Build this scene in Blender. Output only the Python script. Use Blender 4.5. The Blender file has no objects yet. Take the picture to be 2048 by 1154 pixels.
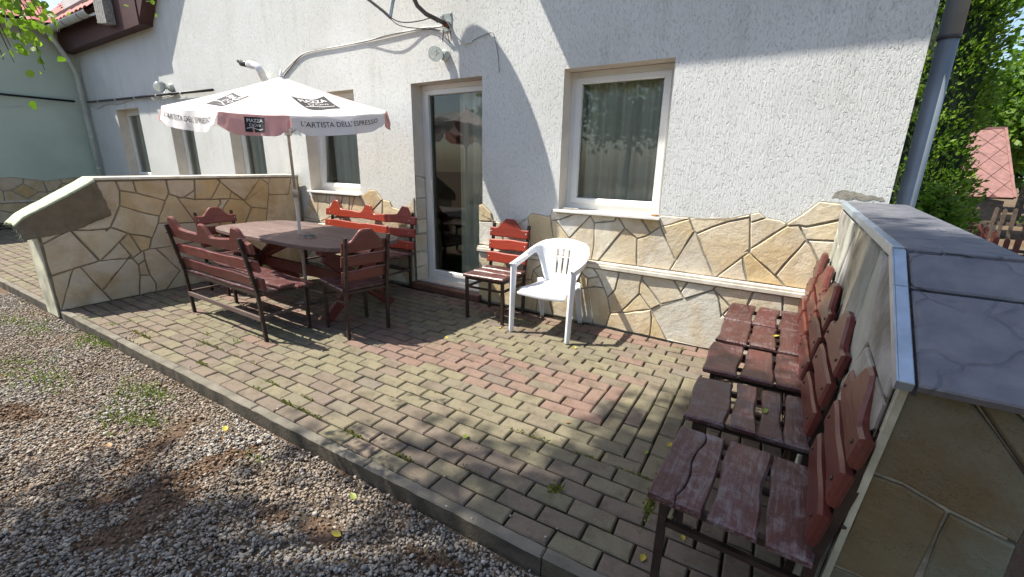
import bpy, bmesh, math, random
import numpy as np
from mathutils import Vector, Matrix, Euler, noise as mnoise

S = bpy.context.scene
COL = S.collection
PI = math.pi
R = math.radians
# ------------------------------------------------------------------ camera, sky, sun, exposure
cam = bpy.data.cameras.new('camera'); camo = bpy.data.objects.new('camera', cam); COL.objects.link(camo)
RIGHT = Vector((0.84065791, 0.54132358, 0.01621892)); DOWN = Vector((0.16257413, -0.22367899, -0.96100851)); FWD = Vector((-0.51658874, 0.81051619, -0.27604272))
m = Matrix((( RIGHT.x, -DOWN.x, -FWD.x, 0), (RIGHT.y, -DOWN.y, -FWD.y, 0), (RIGHT.z, -DOWN.z, -FWD.z, 1.47665), (0, 0, 0, 1)))
camo.matrix_world = m
cam.sensor_width = 36; cam.lens = 872.675/2048*36; cam.clip_start = .02; cam.clip_end = 600
S.camera = camo
SX, SY = .57, .28                       # sunlight runs +x, +y and down
sun_dir = Vector((SX, SY, -1)).normalized()
W = bpy.data.worlds.new('World'); S.world = W; W.use_nodes = True
wn = W.node_tree; bg = wn.nodes['Background']
sky = wn.nodes.new('ShaderNodeTexSky'); sky.sky_type = 'NISHITA'; sky.sun_disc = False
sky.sun_elevation = math.atan(1/math.hypot(SX, SY)); sky.sun_rotation = math.atan2(-SX, -SY)
sky.air_density = 1.0; sky.dust_density = 1.5; sky.ozone_density = 1.0
wn.links.new(sky.outputs[0], bg.inputs[0]); bg.inputs[1].default_value = .118
sl = bpy.data.lights.new('sun', 'SUN'); sl.energy = 5.0; sl.angle = R(.53); sl.color = (1, .94, .83)
so = bpy.data.objects.new('sun', sl); COL.objects.link(so)
so.rotation_euler = sun_dir.to_track_quat('-Z', 'Y').to_euler(); so.location = (-6, -4, 9)
S.view_settings.view_transform = 'Standard'; S.view_settings.look = 'None'; S.view_settings.gamma = 1
S.view_settings.use_curve_mapping = False; S.view_settings.exposure = 1.0
S.cycles.max_bounces = 8; S.cycles.diffuse_bounces = 4; S.cycles.transparent_max_bounces = 16
S.cycles.use_denoising = True; S.cycles.caustics_reflective = False; S.cycles.caustics_refractive = False

# ------------------------------------------------------------------ helpers
def tag(o, label=None, cat=None, group=None, kind=None):
    if label: o['label'] = label
    if cat: o['category'] = cat
    if group: o['group'] = group
    if kind: o['kind'] = kind
    return o
def link(name, me, mat=None, parent=None):
    o = bpy.data.objects.new(name, me); COL.objects.link(o)
    if me is not None and mat is not None and len(me.materials) == 0:
        for mm in (mat if isinstance(mat, (list, tuple)) else [mat]): me.materials.append(mm)
    if parent is not None: o.parent = parent
    return o
def empty(name, loc=(0, 0, 0), rz=0):
    o = bpy.data.objects.new(name, None); COL.objects.link(o); o.location = loc; o.rotation_euler = (0, 0, rz); o.empty_display_size = .1
    return o
def inset(poly, d):
    n = len(poly); out = []
    for i in range(n):
        a, b, c = poly[i-1], poly[i], poly[(i+1) % n]
        e1 = (b[0]-a[0], b[1]-a[1]); e2 = (c[0]-b[0], c[1]-b[1])
        l1 = math.hypot(*e1) or 1e-9; l2 = math.hypot(*e2) or 1e-9
        n1 = (-e1[1]/l1, e1[0]/l1); n2 = (-e2[1]/l2, e2[0]/l2)
        k = max(.35, 1+n1[0]*n2[0]+n1[1]*n2[1])
        out.append((b[0]+(n1[0]+n2[0])/k*d, b[1]+(n1[1]+n2[1])/k*d))
    return out
def area(p):
    return .5*sum(p[i-1][0]*p[i][1]-p[i][0]*p[i-1][1] for i in range(len(p)))
class MB:
    def __init__(s): s.v = []; s.f = []; s.mi = []; s.sm = []
    def face(s, idx, mi=0, sm=False): s.f.append(idx); s.mi.append(mi); s.sm.append(sm)
    def add(s, vs): k = len(s.v); s.v.extend([tuple(x) for x in vs]); return k
    def quad(s, a, b, c, d, mi=0): k = s.add((a, b, c, d)); s.face((k, k+1, k+2, k+3), mi)
    def box(s, lo, hi, mi=0, bev=0.0, M=None):
        x0, y0, z0 = lo; x1, y1, z1 = hi
        s.slab([(x0, y0), (x1, y0), (x1, y1), (x0, y1)], z1-z0, bev, (M or Matrix()) @ Matrix.Translation((0, 0, z0)), mi)
        return s
    def slab(s, poly, t, bev=0.0, M=None, mi=0, back=True, top=None):
        """poly in local xy (ccw), extruded along local z from 0 to t, bevelled both rims"""
        if area(poly) < 0: poly = poly[::-1]
        n = len(poly); M = M or Matrix()
        rings = []
        if bev > 0:
            ins = inset(poly, bev)
            if back: rings += [(ins, 0), (poly, bev)]
            else: rings += [(poly, 0)]
            rings += [(poly, t-bev), (ins, t)]
        else: rings = [(poly, 0), (poly, t)]
        ks = []
        for j, (p, z) in enumerate(rings):
            last = j == len(rings)-1
            ks.append(s.add([M @ Vector((q[0], q[1], z + (top(q) if (top and last) else 0))) for q in p]))
        for a, b in zip(ks[:-1], ks[1:]):
            for i in range(n): s.face((a+i, a+(i+1) % n, b+(i+1) % n, b+i), mi)
        s.face(tuple(range(ks[-1], ks[-1]+n)), mi)
        if back: s.face(tuple(range(ks[0]+n-1, ks[0]-1, -1)), mi)
        return s
    def tube(s, pts, r, n=8, mi=0, cap=True, rot=0.0, sm=True):
        pts = [Vector(p) for p in pts]; rs = r if isinstance(r, (list, tuple)) else [r]*len(pts)
        t0 = (pts[1]-pts[0]).normalized()
        up = Vector((0, 0, 1)) if abs(t0.z) < .9 else Vector((0, 1, 0))
        nx = t0.cross(up).normalized(); ks = []
        for i, p in enumerate(pts):
            t = ((pts[min(i+1, len(pts)-1)]-pts[max(i-1, 0)])).normalized()
            nx = (nx - t*nx.dot(t)).normalized(); ny = t.cross(nx)
            ks.append(s.add([p+(nx*math.cos(rot+2*PI*j/n)+ny*math.sin(rot+2*PI*j/n))*rs[i] for j in range(n)]))
        for a, b in zip(ks[:-1], ks[1:]):
            for j in range(n): s.face((a+j, a+(j+1) % n, b+(j+1) % n, b+j), mi, sm)
        if cap:
            s.face(tuple(range(ks[0]+n-1, ks[0]-1, -1)), mi); s.face(tuple(range(ks[-1], ks[-1]+n)), mi)
        return s
    def bar(s, pts, w, mi=0): return s.tube(pts, w*.7071, 4, mi, True, PI/4, False)
    def lathe(s, prof, c=(0, 0, 0), n=16, mi=0, axis=None, sm=True):
        M = Matrix.Translation(c) @ (Vector(axis).to_track_quat('Z', 'Y').to_matrix().to_4x4() if axis else Matrix())
        ks = [s.add([M @ Vector((r*math.cos(2*PI*j/n), r*math.sin(2*PI*j/n), z)) for j in range(n)]) for r, z in prof]
        for a, b in zip(ks[:-1], ks[1:]):
            for j in range(n): s.face((a+j, a+(j+1) % n, b+(j+1) % n, b+j), mi, sm)
        s.face(tuple(range(ks[0]+n-1, ks[0]-1, -1)), mi); s.face(tuple(range(ks[-1], ks[-1]+n)), mi)
        return s
    def grid(s, fn, nu, nv, mi=0, sm=True, skip=None):
        k = s.add([fn(i/nu, j/nv) for j in range(nv+1) for i in range(nu+1)])
        for j in range(nv):
            for i in range(nu):
                if skip and skip((i+.5)/nu, (j+.5)/nv): continue
                a = k+j*(nu+1)+i; s.face((a, a+1, a+nu+2, a+nu+1), mi, sm)
        return s
    def mesh(s, name):
        me = bpy.data.meshes.new(name); me.from_pydata(s.v, [], s.f)
        me.polygons.foreach_set('material_index', s.mi); me.polygons.foreach_set('use_smooth', s.sm); me.update()
        return me
    def build(s, name, mat, parent=None): return link(name, s.mesh(name), mat, parent)

# ------------------------------------------------------------------ materials
class NT:
    def __init__(s, name):
        s.m = bpy.data.materials.new(name); s.m.use_nodes = True; s.t = s.m.node_tree; s.b = s.t.nodes['Principled BSDF']
    def n(s, typ, **kw):
        x = s.t.nodes.new('ShaderNode'+typ)
        for k, v in kw.items():
            if k.startswith('i_'):
                key = k[2:]; key = int(key) if key.isdigit() else key.replace('_', ' ')
                x.inputs[key].default_value = v
            else: setattr(x, k, v)
        return x
    def l(s, a, b): s.t.links.new(a, b)
    def coord(s, kind='pos', scale=(1, 1, 1)):
        o = s.n('NewGeometry').outputs['Position'] if kind == 'pos' else s.n('TexCoord').outputs['Object']
        mp = s.n('Mapping'); mp.inputs['Scale'].default_value = scale; s.l(o, mp.inputs[0]); return mp.outputs[0]
    def noise(s, co, scale, detail=4, rough=.55, dist=0):
        x = s.n('TexNoise'); x.inputs['Scale'].default_value = scale; x.inputs['Detail'].default_value = detail; x.inputs['Roughness'].default_value = rough; x.inputs['Distortion'].default_value = dist
        s.l(co, x.inputs['Vector']); return x.outputs['Fac']
    def ramp(s, fac, stops, interp='LINEAR'):
        x = s.n('ValToRGB'); cr = x.color_ramp; cr.interpolation = interp
        while len(cr.elements) < len(stops): cr.elements.new(.5)
        for e, (p, c) in zip(cr.elements, stops):
            e.position = p; e.color = (c, c, c, 1) if isinstance(c, (int, float)) else (*c, 1)
        s.l(fac, x.inputs[0]); return x.outputs[0]
    def mix(s, fac, a, b, mode='MIX'):
        x = s.n('Mix'); x.data_type = 'RGBA'; x.blend_type = mode
        for v, k in ((fac, 0), (a, 6), (b, 7)):
            if hasattr(v, 'links'): s.l(v, x.inputs[k])
            else: x.inputs[k].default_value = v if k == 0 else (*v, 1)
        return x.outputs[2]
    def math(s, op, a, b=0):
        x = s.n('Math', operation=op)
        for v, k in ((a, 0), (b, 1)):
            if hasattr(v, 'links'): s.l(v, x.inputs[k])
            else: x.inputs[k].default_value = v
        return x.outputs[0]
    def rnd(s):
        a = s.n('ObjectInfo').outputs['Random']; b = s.n('NewGeometry').outputs['Random Per Island']
        return s.math('FRACT', s.math('ADD', a, s.math('MULTIPLY', b, 7.31)))
    def bump(s, h, strength=.5, dist=.01, nrm=None):
        x = s.n('Bump'); x.inputs['Strength'].default_value = strength; x.inputs['Distance'].default_value = dist
        s.l(h, x.inputs['Height'])
        if nrm: s.l(nrm, x.inputs['Normal'])
        s.l(x.outputs[0], s.b.inputs['Normal']); return x.outputs[0]
    def col(s, c):
        if hasattr(c, 'links'): s.l(c, s.b.inputs['Base Color'])
        else: s.b.inputs['Base Color'].default_value = (*c, 1)
        return s
    def set(s, rough=None, metal=None, spec=None):
        if rough is not None:
            if hasattr(rough, 'links'): s.l(rough, s.b.inputs['Roughness'])
            else: s.b.inputs['Roughness'].default_value = rough
        if metal is not None: s.b.inputs['Metallic'].default_value = metal
        if spec is not None: s.b.inputs['Specular IOR Level'].default_value = spec
        return s
def simple(name, c, rough=.6, var=.12, scale=12, bump=0, bscale=80, c2=None, metal=0, kind='pos', spec=None):
    t = NT(name); co = t.coord(kind); f = t.noise(co, scale, 5)
    c2 = c2 or tuple(x*(1-var*2.2) for x in c)
    t.col(t.mix(t.ramp(f, [(.35, 0), (.68, 1)]), c, c2)); t.set(rough, metal, spec)
    if bump: t.bump(t.noise(co, bscale, 3), .6, bump)
    return t.m
MT = {}
def mats():
    # scratched white render: vertical grooves, a little grime
    t = NT('stucco'); co = t.coord('pos', (1, 1, .42)); c0 = t.coord('pos')
    g = t.noise(t.coord('pos', (1, 1, .13)), 95, 3, .6, .2); big = t.noise(c0, 1.1, 4)
    worm = t.ramp(t.noise(t.coord('pos', (1, 1, .45)), 84, 3, .55, .8), [(.30, 0), (.46, 1)])
    run = t.noise(t.coord('pos', (1, 1, .05)), 5.5, 5, .7); pat = t.noise(c0, .55, 5, .65)
    cw = t.mix(t.ramp(big, [(.4, 0), (.75, 1)]), (.665, .68, .665), (.585, .595, .57))
    cw = t.mix(t.math('MULTIPLY', t.math('MULTIPLY', t.ramp(run, [(.5, 0), (.72, 1)]), t.ramp(pat, [(.40, 0), (.60, 1)])), .75), cw, (.45, .455, .42))
    pit = t.ramp(worm, [(0, .72), (.5, 1)]); t.col(t.mix(.6, cw, pit, 'MULTIPLY'))
    h = t.math('ADD', t.math('MULTIPLY', g, .7), t.math('MULTIPLY', worm, .7)); t.bump(h, .95, .0055); t.set(.92, spec=.2); MT['stucco'] = t.m
    # wing's white render, green-tinted shade put into its colour
    MT['wing'] = simple('green_shaded_render', (.56, .66, .57), .9, .10, .9, .004, 45, (.45, .54, .46))
    MT['reveal'] = simple('beige_reveal_plaster', (.66, .61, .53), .9, .06, 6, .002, 90)
    # flagstones
    def stone(name, stops, stain=(.20, .15, .09), wet=.25, blot=(.50, .49, .45)):
        t = NT(name); co = t.coord('pos'); r = t.rnd()
        base = t.ramp(r, stops)
        a = t.noise(co, 3.2, 5, .6, .5); f = t.noise(co, 26, 6, .65)
        c = t.mix(t.math('MULTIPLY', t.ramp(a, [(.42, 0), (.66, 1)]), wet*2.2), base, stain)
        c = t.mix(t.ramp(f, [(.3, 0), (.8, 1)]), c, (.92, .92, .92), 'MULTIPLY')
        sp = t.ramp(t.noise(co, 190, 2), [(.36, .5), (.46, 1)])
        c = t.mix(t.math('MULTIPLY', t.ramp(t.noise(co, 7, 4, .7), [(.45, .15), (.65, 1)]), .7), c, sp, 'MULTIPLY')
        bl = t.noise(co, 1.7, 4, .6, 1.0)
        c = t.mix(t.math('MULTIPLY', t.ramp(bl, [(.5, 0), (.68, 1)]), .45), c, blot)
        t.col(c); t.set(.82, spec=.25)
        t.bump(t.math('ADD', t.math('MULTIPLY', a, 1.2), t.math('MULTIPLY', f, .45)), .8, .013); return t.m
    MT['stone'] = stone('sandstone_flag', [(0, (.70, .64, .49)), (.2, (.74, .70, .60)), (.36, (.64, .50, .28)), (.5, (.60, .59, .53)), (.66, (.70, .58, .37)), (.82, (.73, .71, .65)), (1, (.66, .54, .35))], (.50, .36, .18), .32)
    MT['stone_warm'] = stone('sandstone_flag_tan', [(0, (.60, .50, .34)), (.2, (.64, .56, .43)), (.42, (.64, .46, .21)), (.6, (.54, .50, .42)), (.8, (.62, .50, .30)), (1, (.66, .59, .46))], (.46, .33, .17), .35, (.52, .48, .40))
    MT['stone_cool'] = stone('quartzite_flag', [(0, (.33, .37, .29)), (.2, (.50, .50, .41)), (.4, (.27, .30, .28)), (.6, (.60, .52, .34)), (.8, (.30, .30, .34)), (1, (.55, .55, .48))], (.17, .16, .13), .5)
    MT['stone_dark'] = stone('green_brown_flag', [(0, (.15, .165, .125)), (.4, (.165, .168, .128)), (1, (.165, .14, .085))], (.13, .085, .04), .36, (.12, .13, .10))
    MT['mortar'] = simple('mortar', (.30, .245, .165), .95, .2, 30, .004, 120)
    MT['mortar_grey'] = simple('mortar_grey', (.36, .34, .28), .95, .2, 30, .004, 120)
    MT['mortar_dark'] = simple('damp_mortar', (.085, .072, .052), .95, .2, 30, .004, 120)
    MT['ledge'] = simple('ledge_trim', (.66, .61, .52), .8, .15, 9, .002, 80)
    MT['quoin'] = simple('lime_washed_edge', (.62, .60, .46), .9, .25, 5, .004, 60)
    # paving
    def paver(name, stops, lich):
        t = NT(name); co = t.coord('pos'); r = t.rnd()
        c = t.ramp(r, stops)
        c = t.mix(t.math('MULTIPLY', t.ramp(t.noise(co, 2.3, 4), [(.42, 0), (.7, 1)]), .55), c, lich)
        d = t.noise(co, 9, 6, .7)
        c = t.mix(t.ramp(d, [(.30, .6), (.52, 0)]), c, (.085, .07, .05))
        c = t.mix(t.math('MULTIPLY', t.ramp(t.noise(co, 4.5, 6, .7, 1.0), [(.52, 0), (.66, 1)]), .4), c, (.10, .085, .055))
        sp = t.ramp(t.noise(co, 330, 2), [(.33, .45), (.5, 1), (.68, 1.0), (.78, 1.35)])
        c = t.mix(.7, c, sp, 'MULTIPLY')
        t.col(c); t.set(.9, spec=.2)
        t.bump(t.math('ADD', t.noise(co, 260, 3), t.math('MULTIPLY', t.noise(co, 25, 3), 1.5)), .8, .0035); return t.m
    MT['pav_o'] = paver('olive_paver', [(0, (.20, .177, .122)), (.4, (.215, .188, .128)), (.7, (.18, .161, .115)), (.9, (.205, .172, .126)), (1, (.175, .152, .125))], (.20, .185, .112))
    MT['pav_r'] = paver('red_paver', [(0, (.225, .148, .118)), (.35, (.21, .14, .115)), (.7, (.232, .16, .125)), (1, (.20, .138, .118))], (.215, .165, .125))
    MT['pav_p'] = paver('brown_paver', [(0, (.19, .152, .12)), (.35, (.175, .14, .115)), (.6, (.20, .158, .122)), (.8, (.19, .16, .12)), (1, (.17, .136, .114))], (.19, .165, .115))
    t = NT('joint_soil'); co = t.coord('pos'); a = t.noise(co, 3.5, 5, .6)
    t.col(t.mix(t.ramp(a, [(.52, 0), (.68, 1)]), t.ramp(t.noise(co, 120, 3), [(.3, (.012, .01, .007)), (.7, (.035, .028, .018))]), (.05, .055, .012))); t.set(1, spec=.1); t.bump(t.noise(co, 150, 3), 1, .006); MT['soil'] = t.m
    MT['kerb_side'] = simple('shaded_kerb_concrete', (.085, .07, .05), 1, .3, 8, .008, 60, (.032, .028, .02))  # kerb fronts darkened: their shade is put into the colour
    MT['kerb'] = simple('weathered_concrete', (.185, .165, .132), .95, .25, 6, .008, 60, (.10, .092, .07))
    # gravel
    t = NT('pebbles'); co = t.coord('pos'); r = t.n('NewGeometry').outputs['Random Per Island']
    c = t.ramp(r, [(0, (.25, .215, .165)), (.14, (.37, .33, .27)), (.3, (.16, .152, .145)), (.46, (.31, .255, .19)), (.6, (.22, .205, .19)), (.75, (.41, .38, .33)), (.9, (.115, .11, .11)), (1, (.54, .51, .46))])
    c = t.mix(t.math('MULTIPLY', t.ramp(t.noise(co, 1.6, 4), [(.4, 0), (.65, 1)]), .45), c, (.27, .18, .11))
    t.col(c); t.set(.8, spec=.3); t.bump(t.noise(co, 220, 2), .4, .002); MT['pebble'] = t.m
    t = NT('dusty_pebbles'); r = t.n('NewGeometry').outputs['Random Per Island']
    t.col(t.ramp(r, [(0, (.13, .082, .052)), (.5, (.17, .11, .07)), (.8, (.10, .064, .042)), (1, (.25, .19, .14))])); t.set(.95, spec=.15); MT['pebble_d'] = t.m
    t = NT('gravel_bed'); co = t.coord('pos')
    t.col(t.mix(t.ramp(t.noise(co, 1.3, 4), [(.4, 0), (.65, 1)]), t.ramp(t.noise(co, 70, 4), [(.3, (.07, .055, .04)), (.7, (.19, .15, .105))]), (.12, .075, .045))); t.set(1, spec=.1); t.bump(t.noise(co, 60, 5), 1, .012); MT['bed'] = t.m
    MT['dirt'] = simple('brown_dirt', (.125, .078, .048), 1, .3, 60, .012, 110, (.06, .04, .027))
    MT['lawn'] = simple('lawn', (.07, .12, .025), 1, .2, 6, .02, 60, (.12, .11, .04))
    # timber
    def wood(name, c, c2, worn, wear, rough, axis='x'):
        t = NT(name); sc = (2.2, 26, 26) if axis == 'x' else (26, 2.2, 26)
        co = t.coord('obj', sc); cp = t.coord('pos'); r = t.n('ObjectInfo').outputs['Random']
        g = t.noise(co, 1.0, 6, .65, 1.2)
        c_ = t.mix(t.ramp(g, [(.3, 0), (.75, 1)]), c, c2)
        w = t.ramp(t.math('ADD', t.math('MULTIPLY', t.noise(cp, 11, 8, .78, .8), .62), t.math('MULTIPLY', t.noise(t.coord('obj', (6, 60, 60) if axis == 'x' else (60, 6, 60)), 1.4, 5, .75), .42)), [(wear, 0), (wear+.16, 1)])
        c_ = t.mix(t.math('MULTIPLY', w, .8), c_, worn)
        v = t.math('ADD', .8, t.math('MULTIPLY', r, .4)); vv = t.n('CombineColor'); [t.l(v, vv.inputs[i]) for i in range(3)]
        c_ = t.mix(1.0, c_, vv.outputs[0], 'MULTIPLY')
        t.col(c_); t.set(t.math('ADD', rough, t.math('MULTIPLY', w, .3)), spec=.45); t.bump(t.math('ADD', g, t.math('MULTIPLY', w, -.3)), .55, .004); return t.m
    MT['wood_back'] = wood('red_stained_timber', (.175, .044, .034), (.115, .03, .026), (.21, .115, .10), .52, .36)
    MT['wood_chair'] = wood('shaded_red_stained_timber', (.105, .024, .018), (.065, .016, .014), (.12, .058, .05), .57, .33)  # darker copy for the right-hand chairs, their shade mixed into the colour
    MT['wood_red'] = wood('sunlit_red_stained_timber', (.29, .036, .016), (.20, .026, .014), (.26, .08, .05), .60, .36)  # brighter copy of the red, sunlight put into the colour
    MT['wood_seat'] = wood('worn_red_seat_timber', (.092, .030, .027), (.052, .020, .021), (.17, .145, .145), .515, .33)
    MT['wood_seat_old'] = wood('weathered_grey_seat_timber', (.082, .028, .027), (.045, .019, .021), (.20, .185, .19), .485, .36)
    MT['wood_table'] = wood('weathered_table_timber', (.15, .10, .09), (.095, .06, .054), (.22, .18, .165), .52, .5)
    MT['wood_leg'] = wood('dark_red_trestle_timber', (.16, .036, .028), (.10, .022, .02), (.17, .08, .06), .64, .5, 'y')
    MT['wood_rail'] = wood('grey_brown_rail', (.105, .07, .06), (.075, .05, .042), (.16, .13, .115), .52, .6)
    MT['steel'] = simple('brown_painted_steel', (.02, .013, .011), .45, .2, 25, 0, c2=(.04, .023, .017))
    MT['bolt'] = simple('bolt_head', (.55, .5, .47), .35, .1, 20, metal=.7)
    # joinery
    MT['pvc'] = simple('white_pvc', (.80, .81, .80), .35, .03, 3)
    MT['sill'] = simple('white_sill', (.78, .77, .73), .5, .08, 14)
    MT['tile'] = simple('brown_step_tile', (.17, .08, .055), .6, .2, 12)
    t = NT('window_glass'); t.t.nodes.remove(t.b); tr = t.n('BsdfTransparent'); tr.inputs[0].default_value = (.95, .98, .96, 1); gl = t.n('BsdfGlossy'); gl.inputs['Roughness'].default_value = .004; gl.inputs[0].default_value = (.93, .97, .94, 1)
    fr = t.n('Fresnel'); fr.inputs[0].default_value = 1.7; mx = t.n('MixShader'); t.l(fr.outputs[0], mx.inputs[0]); t.l(tr.outputs[0], mx.inputs[1]); t.l(gl.outputs[0], mx.inputs[2]); t.l(mx.outputs[0], t.t.nodes['Material Output'].inputs[0]); MT['glass'] = t.m
    t = NT('lamp_glass'); t.col((.75, .8, .77)); t.set(.1); t.b.inputs['Transmission Weight'].default_value = .8; t.b.inputs['IOR'].default_value = 1.4; MT['lampglass'] = t.m
    def cloth(name, c, tr=.3, var=.08):
        t = NT(name); co = t.coord('pos'); f = t.noise(co, 6, 5); cc = t.mix(t.ramp(f, [(.4, 0), (.75, 1)]), c, tuple(x*(1-var) for x in c))
        t.col(cc); t.set(.85, spec=.2); t.bump(t.noise(co, 24, 3), .25, .01)
        tl = t.n('BsdfTranslucent'); t.l(cc, tl.inputs[0]); mx = t.n('MixShader'); mx.inputs[0].default_value = tr
        t.l(t.b.outputs[0], mx.inputs[1]); t.l(tl.outputs[0], mx.inputs[2]); t.l(mx.outputs[0], t.t.nodes['Material Output'].inputs[0]); return t.m
    MT['canvas'] = cloth('white_canvas', (.80, .79, .80), .22)
    MT['canvas_pink'] = cloth('faded_red_canvas', (.74, .42, .40), .3, .12)
    MT['canvas_pale'] = cloth('overlit_pink_canvas', (.84, .66, .63), .25, .08)  # top panels paler than the valance: overexposed sunlight put into the pink
    MT['curtain'] = cloth('green_white_curtain', (.93, .95, .86), .12)
    MT['ink'] = simple('dark_print', (.03, .027, .03), .8, .2, 30)
    MT['ink_grey'] = simple('grey_print', (.10, .09, .10), .8, .2, 30)
    MT['ink_white'] = simple('white_print', (.72, .70, .70), .8, .05, 30)
    MT['pole'] = simple('grey_parasol_pole', (.56, .53, .48), .45, .1, 20, metal=.1)
    MT['plastic'] = simple('white_plastic', (.78, .80, .83), .32, .04, 5)
    MT['room'] = simple('room_wall', (.36, .34, .29), .9, .1, 2)
    # coping
    t = NT('slate_tile'); co = t.coord('pos'); v = t.n('TexVoronoi', feature='DISTANCE_TO_EDGE'); v.inputs['Scale'].default_value = 7.0
    dn = t.n('VectorMath', operation='ADD'); nz = t.n('TexNoise'); nz.inputs['Scale'].default_value = 5; t.l(co, nz.inputs['Vector']); sc = t.n('VectorMath', operation='SCALE'); sc.inputs['Scale'].default_value = .18; t.l(nz.outputs['Color'], sc.inputs[0]); t.l(co, dn.inputs[0]); t.l(sc.outputs[0], dn.inputs[1]); t.l(dn.outputs[0], v.inputs['Vector'])
    t.col(t.mix(t.ramp(t.noise(co, 14, 5), [(.35, 0), (.7, 1)]), (.10, .103, .122), (.15, .152, .168))); t.set(.55, spec=.4)
    t.bump(t.math('ADD', t.ramp(v.outputs['Distance'], [(0, 0), (.05, 1)]), t.math('MULTIPLY', t.noise(co, 160, 3), .35)), .9, .005); MT['slate'] = t.m
    MT['alu'] = simple('metal_edge_strip', (.42, .50, .58), .38, .12, 15, metal=.55)
    MT['groove'] = simple('dark_groove', (.03, .03, .035), .9)
    t = NT('old_carpet'); co = t.coord('pos'); f = t.noise(co, 9, 6, .7)
    t.col(t.mix(t.ramp(f, [(.3, 0), (.7, 1)]), (.27, .225, .16), (.17, .14, .095))); t.set(1, spec=.05); t.bump(t.noise(co, 300, 2), 1, .006); MT['carpet'] = t.m
    MT['carpet_pale'] = simple('bleached_carpet', (.50, .53, .40), 1, .2, 22, .006, 250, (.36, .42, .28))
    # metalwork and pipes
    MT['galv'] = simple('galvanised_plate', (.38, .44, .44), .5, .12, 20, metal=.5)
    MT['rust'] = simple('rusty_steel', (.24, .09, .045), .85, .3, 30, .002, 150, (.12, .045, .03))
    MT['darkmetal'] = simple('grey_brown_steel', (.15, .13, .12), .5, .2, 14, metal=.4)
    MT['cable_w'] = simple('white_cable', (.6, .6, .57), .6, .1, 20)
    MT['cable_d'] = simple('dark_cable', (.06, .055, .055), .6, .1, 20)
    MT['pipe_grey'] = simple('grey_downpipe', (.25, .285, .31), .45, .15, 3, metal=.2)
    MT['pipe_pale'] = simple('pale_downpipe', (.58, .62, .58), .55, .1, 4)
    MT['black'] = simple('black_plastic', (.02, .018, .018), .4)
    MT['brownwood'] = simple('brown_fascia', (.075, .026, .022), .6, .2, 12)
    MT['greyboard'] = simple('grey_bleached_board', (.36, .35, .33), .9, .25, 18)
    MT['rooftile'] = simple('red_clay_tile', (.42, .115, .085), .8, .25, 6, .003, 60, (.28, .09, .09))
    MT['shingle'] = simple('pink_red_shingle', (.25, .13, .115), .85, .15, 8, .003, 60)
    MT['fence'] = simple('red_brown_picket', (.16, .045, .03), .6, .25, 9)
    MT['fence_grey'] = simple('weathered_picket', (.14, .10, .075), .9, .25, 9)
    # vegetation
    def leafm(name, c, c2, c3=None, tr=.45):
        t = NT(name); r = t.n('NewGeometry').outputs['Random Per Island']
        cc = t.ramp(r, [(0, c), (.55, c2), (1, c3 or c2)]); t.col(cc); t.set(.5, spec=.3)
        tl = t.n('BsdfTranslucent'); t.l(t.mix(1, cc, (1.0, 1.1, .5), 'MULTIPLY'), tl.inputs[0]); mx = t.n('MixShader'); mx.inputs[0].default_value = tr
        t.l(t.b.outputs[0], mx.inputs[1]); t.l(tl.outputs[0], mx.inputs[2]); t.l(mx.outputs[0], t.t.nodes['Material Output'].inputs[0]); return t.m
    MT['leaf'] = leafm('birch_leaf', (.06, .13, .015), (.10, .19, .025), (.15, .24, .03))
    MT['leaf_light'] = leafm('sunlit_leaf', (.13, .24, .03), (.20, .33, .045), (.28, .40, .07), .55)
    MT['leaf_dark'] = leafm('dense_leaf', (.035, .085, .015), (.06, .13, .02), (.09, .17, .025), .35)
    MT['thuja'] = leafm('thuja_spray', (.075, .15, .018), (.135, .24, .03), (.24, .35, .06), .42)
    MT['grass'] = leafm('grass_blade', (.09, .16, .02), (.14, .22, .03), (.20, .25, .05))
    MT['moss'] = leafm('moss', (.13, .15, .02), (.19, .20, .03), (.10, .11, .02), .2)
    MT['yellowleaf'] = leafm('yellow_leaf', (.42, .34, .05), (.46, .38, .06), (.40, .38, .08), .25)
    MT['greenleaf'] = leafm('green_leaf', (.26, .30, .07), (.22, .27, .06), None, .25)
    MT['brownleaf'] = leafm('brown_leaf', (.45, .2, .07), (.4, .22, .1), None, .2)
    MT['bark'] = simple('bark', (.16, .13, .10), .95, .3, 12, .01, 40)
mats()
# ------------------------------------------------------------------ ground
WY = 3.80                                # house wall plane
U = .103; PSI = R(-1.97609)
P0 = Vector((-1.079, 2.485, 0))
def pav(u, v, z=0): return Vector((P0.x+U*(u*math.cos(PSI)+v*math.sin(PSI)), P0.y+U*(-u*math.sin(PSI)+v*math.cos(PSI)), z))
PROT = -PSI
def project(p):
    d = Vector(p)-Vector((0, 0, 1.47665)); zc = d.dot(FWD)
    if zc < .05: return None
    return (872.675*d.dot(RIGHT)/zc+1024, 872.675*d.dot(DOWN)/zc+577, zc)

GZ = -.07
b = MB(); n = 60
def gfun(u, v):
    x = -60+120*u; y = -50+140*v
    return (x, y, GZ-.026)
b.grid(gfun, 24, 28, sm=False)
ground = b.build('ground', MT['bed']); tag(ground, kind='structure')
b = MB(); b.grid(lambda u, v: (.75+30*u, 1.0+60*v, GZ-.02-.25*min(1, v*8)), 20, 30)
tag(b.build('garden_lawn', MT['lawn']), kind='structure')

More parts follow.
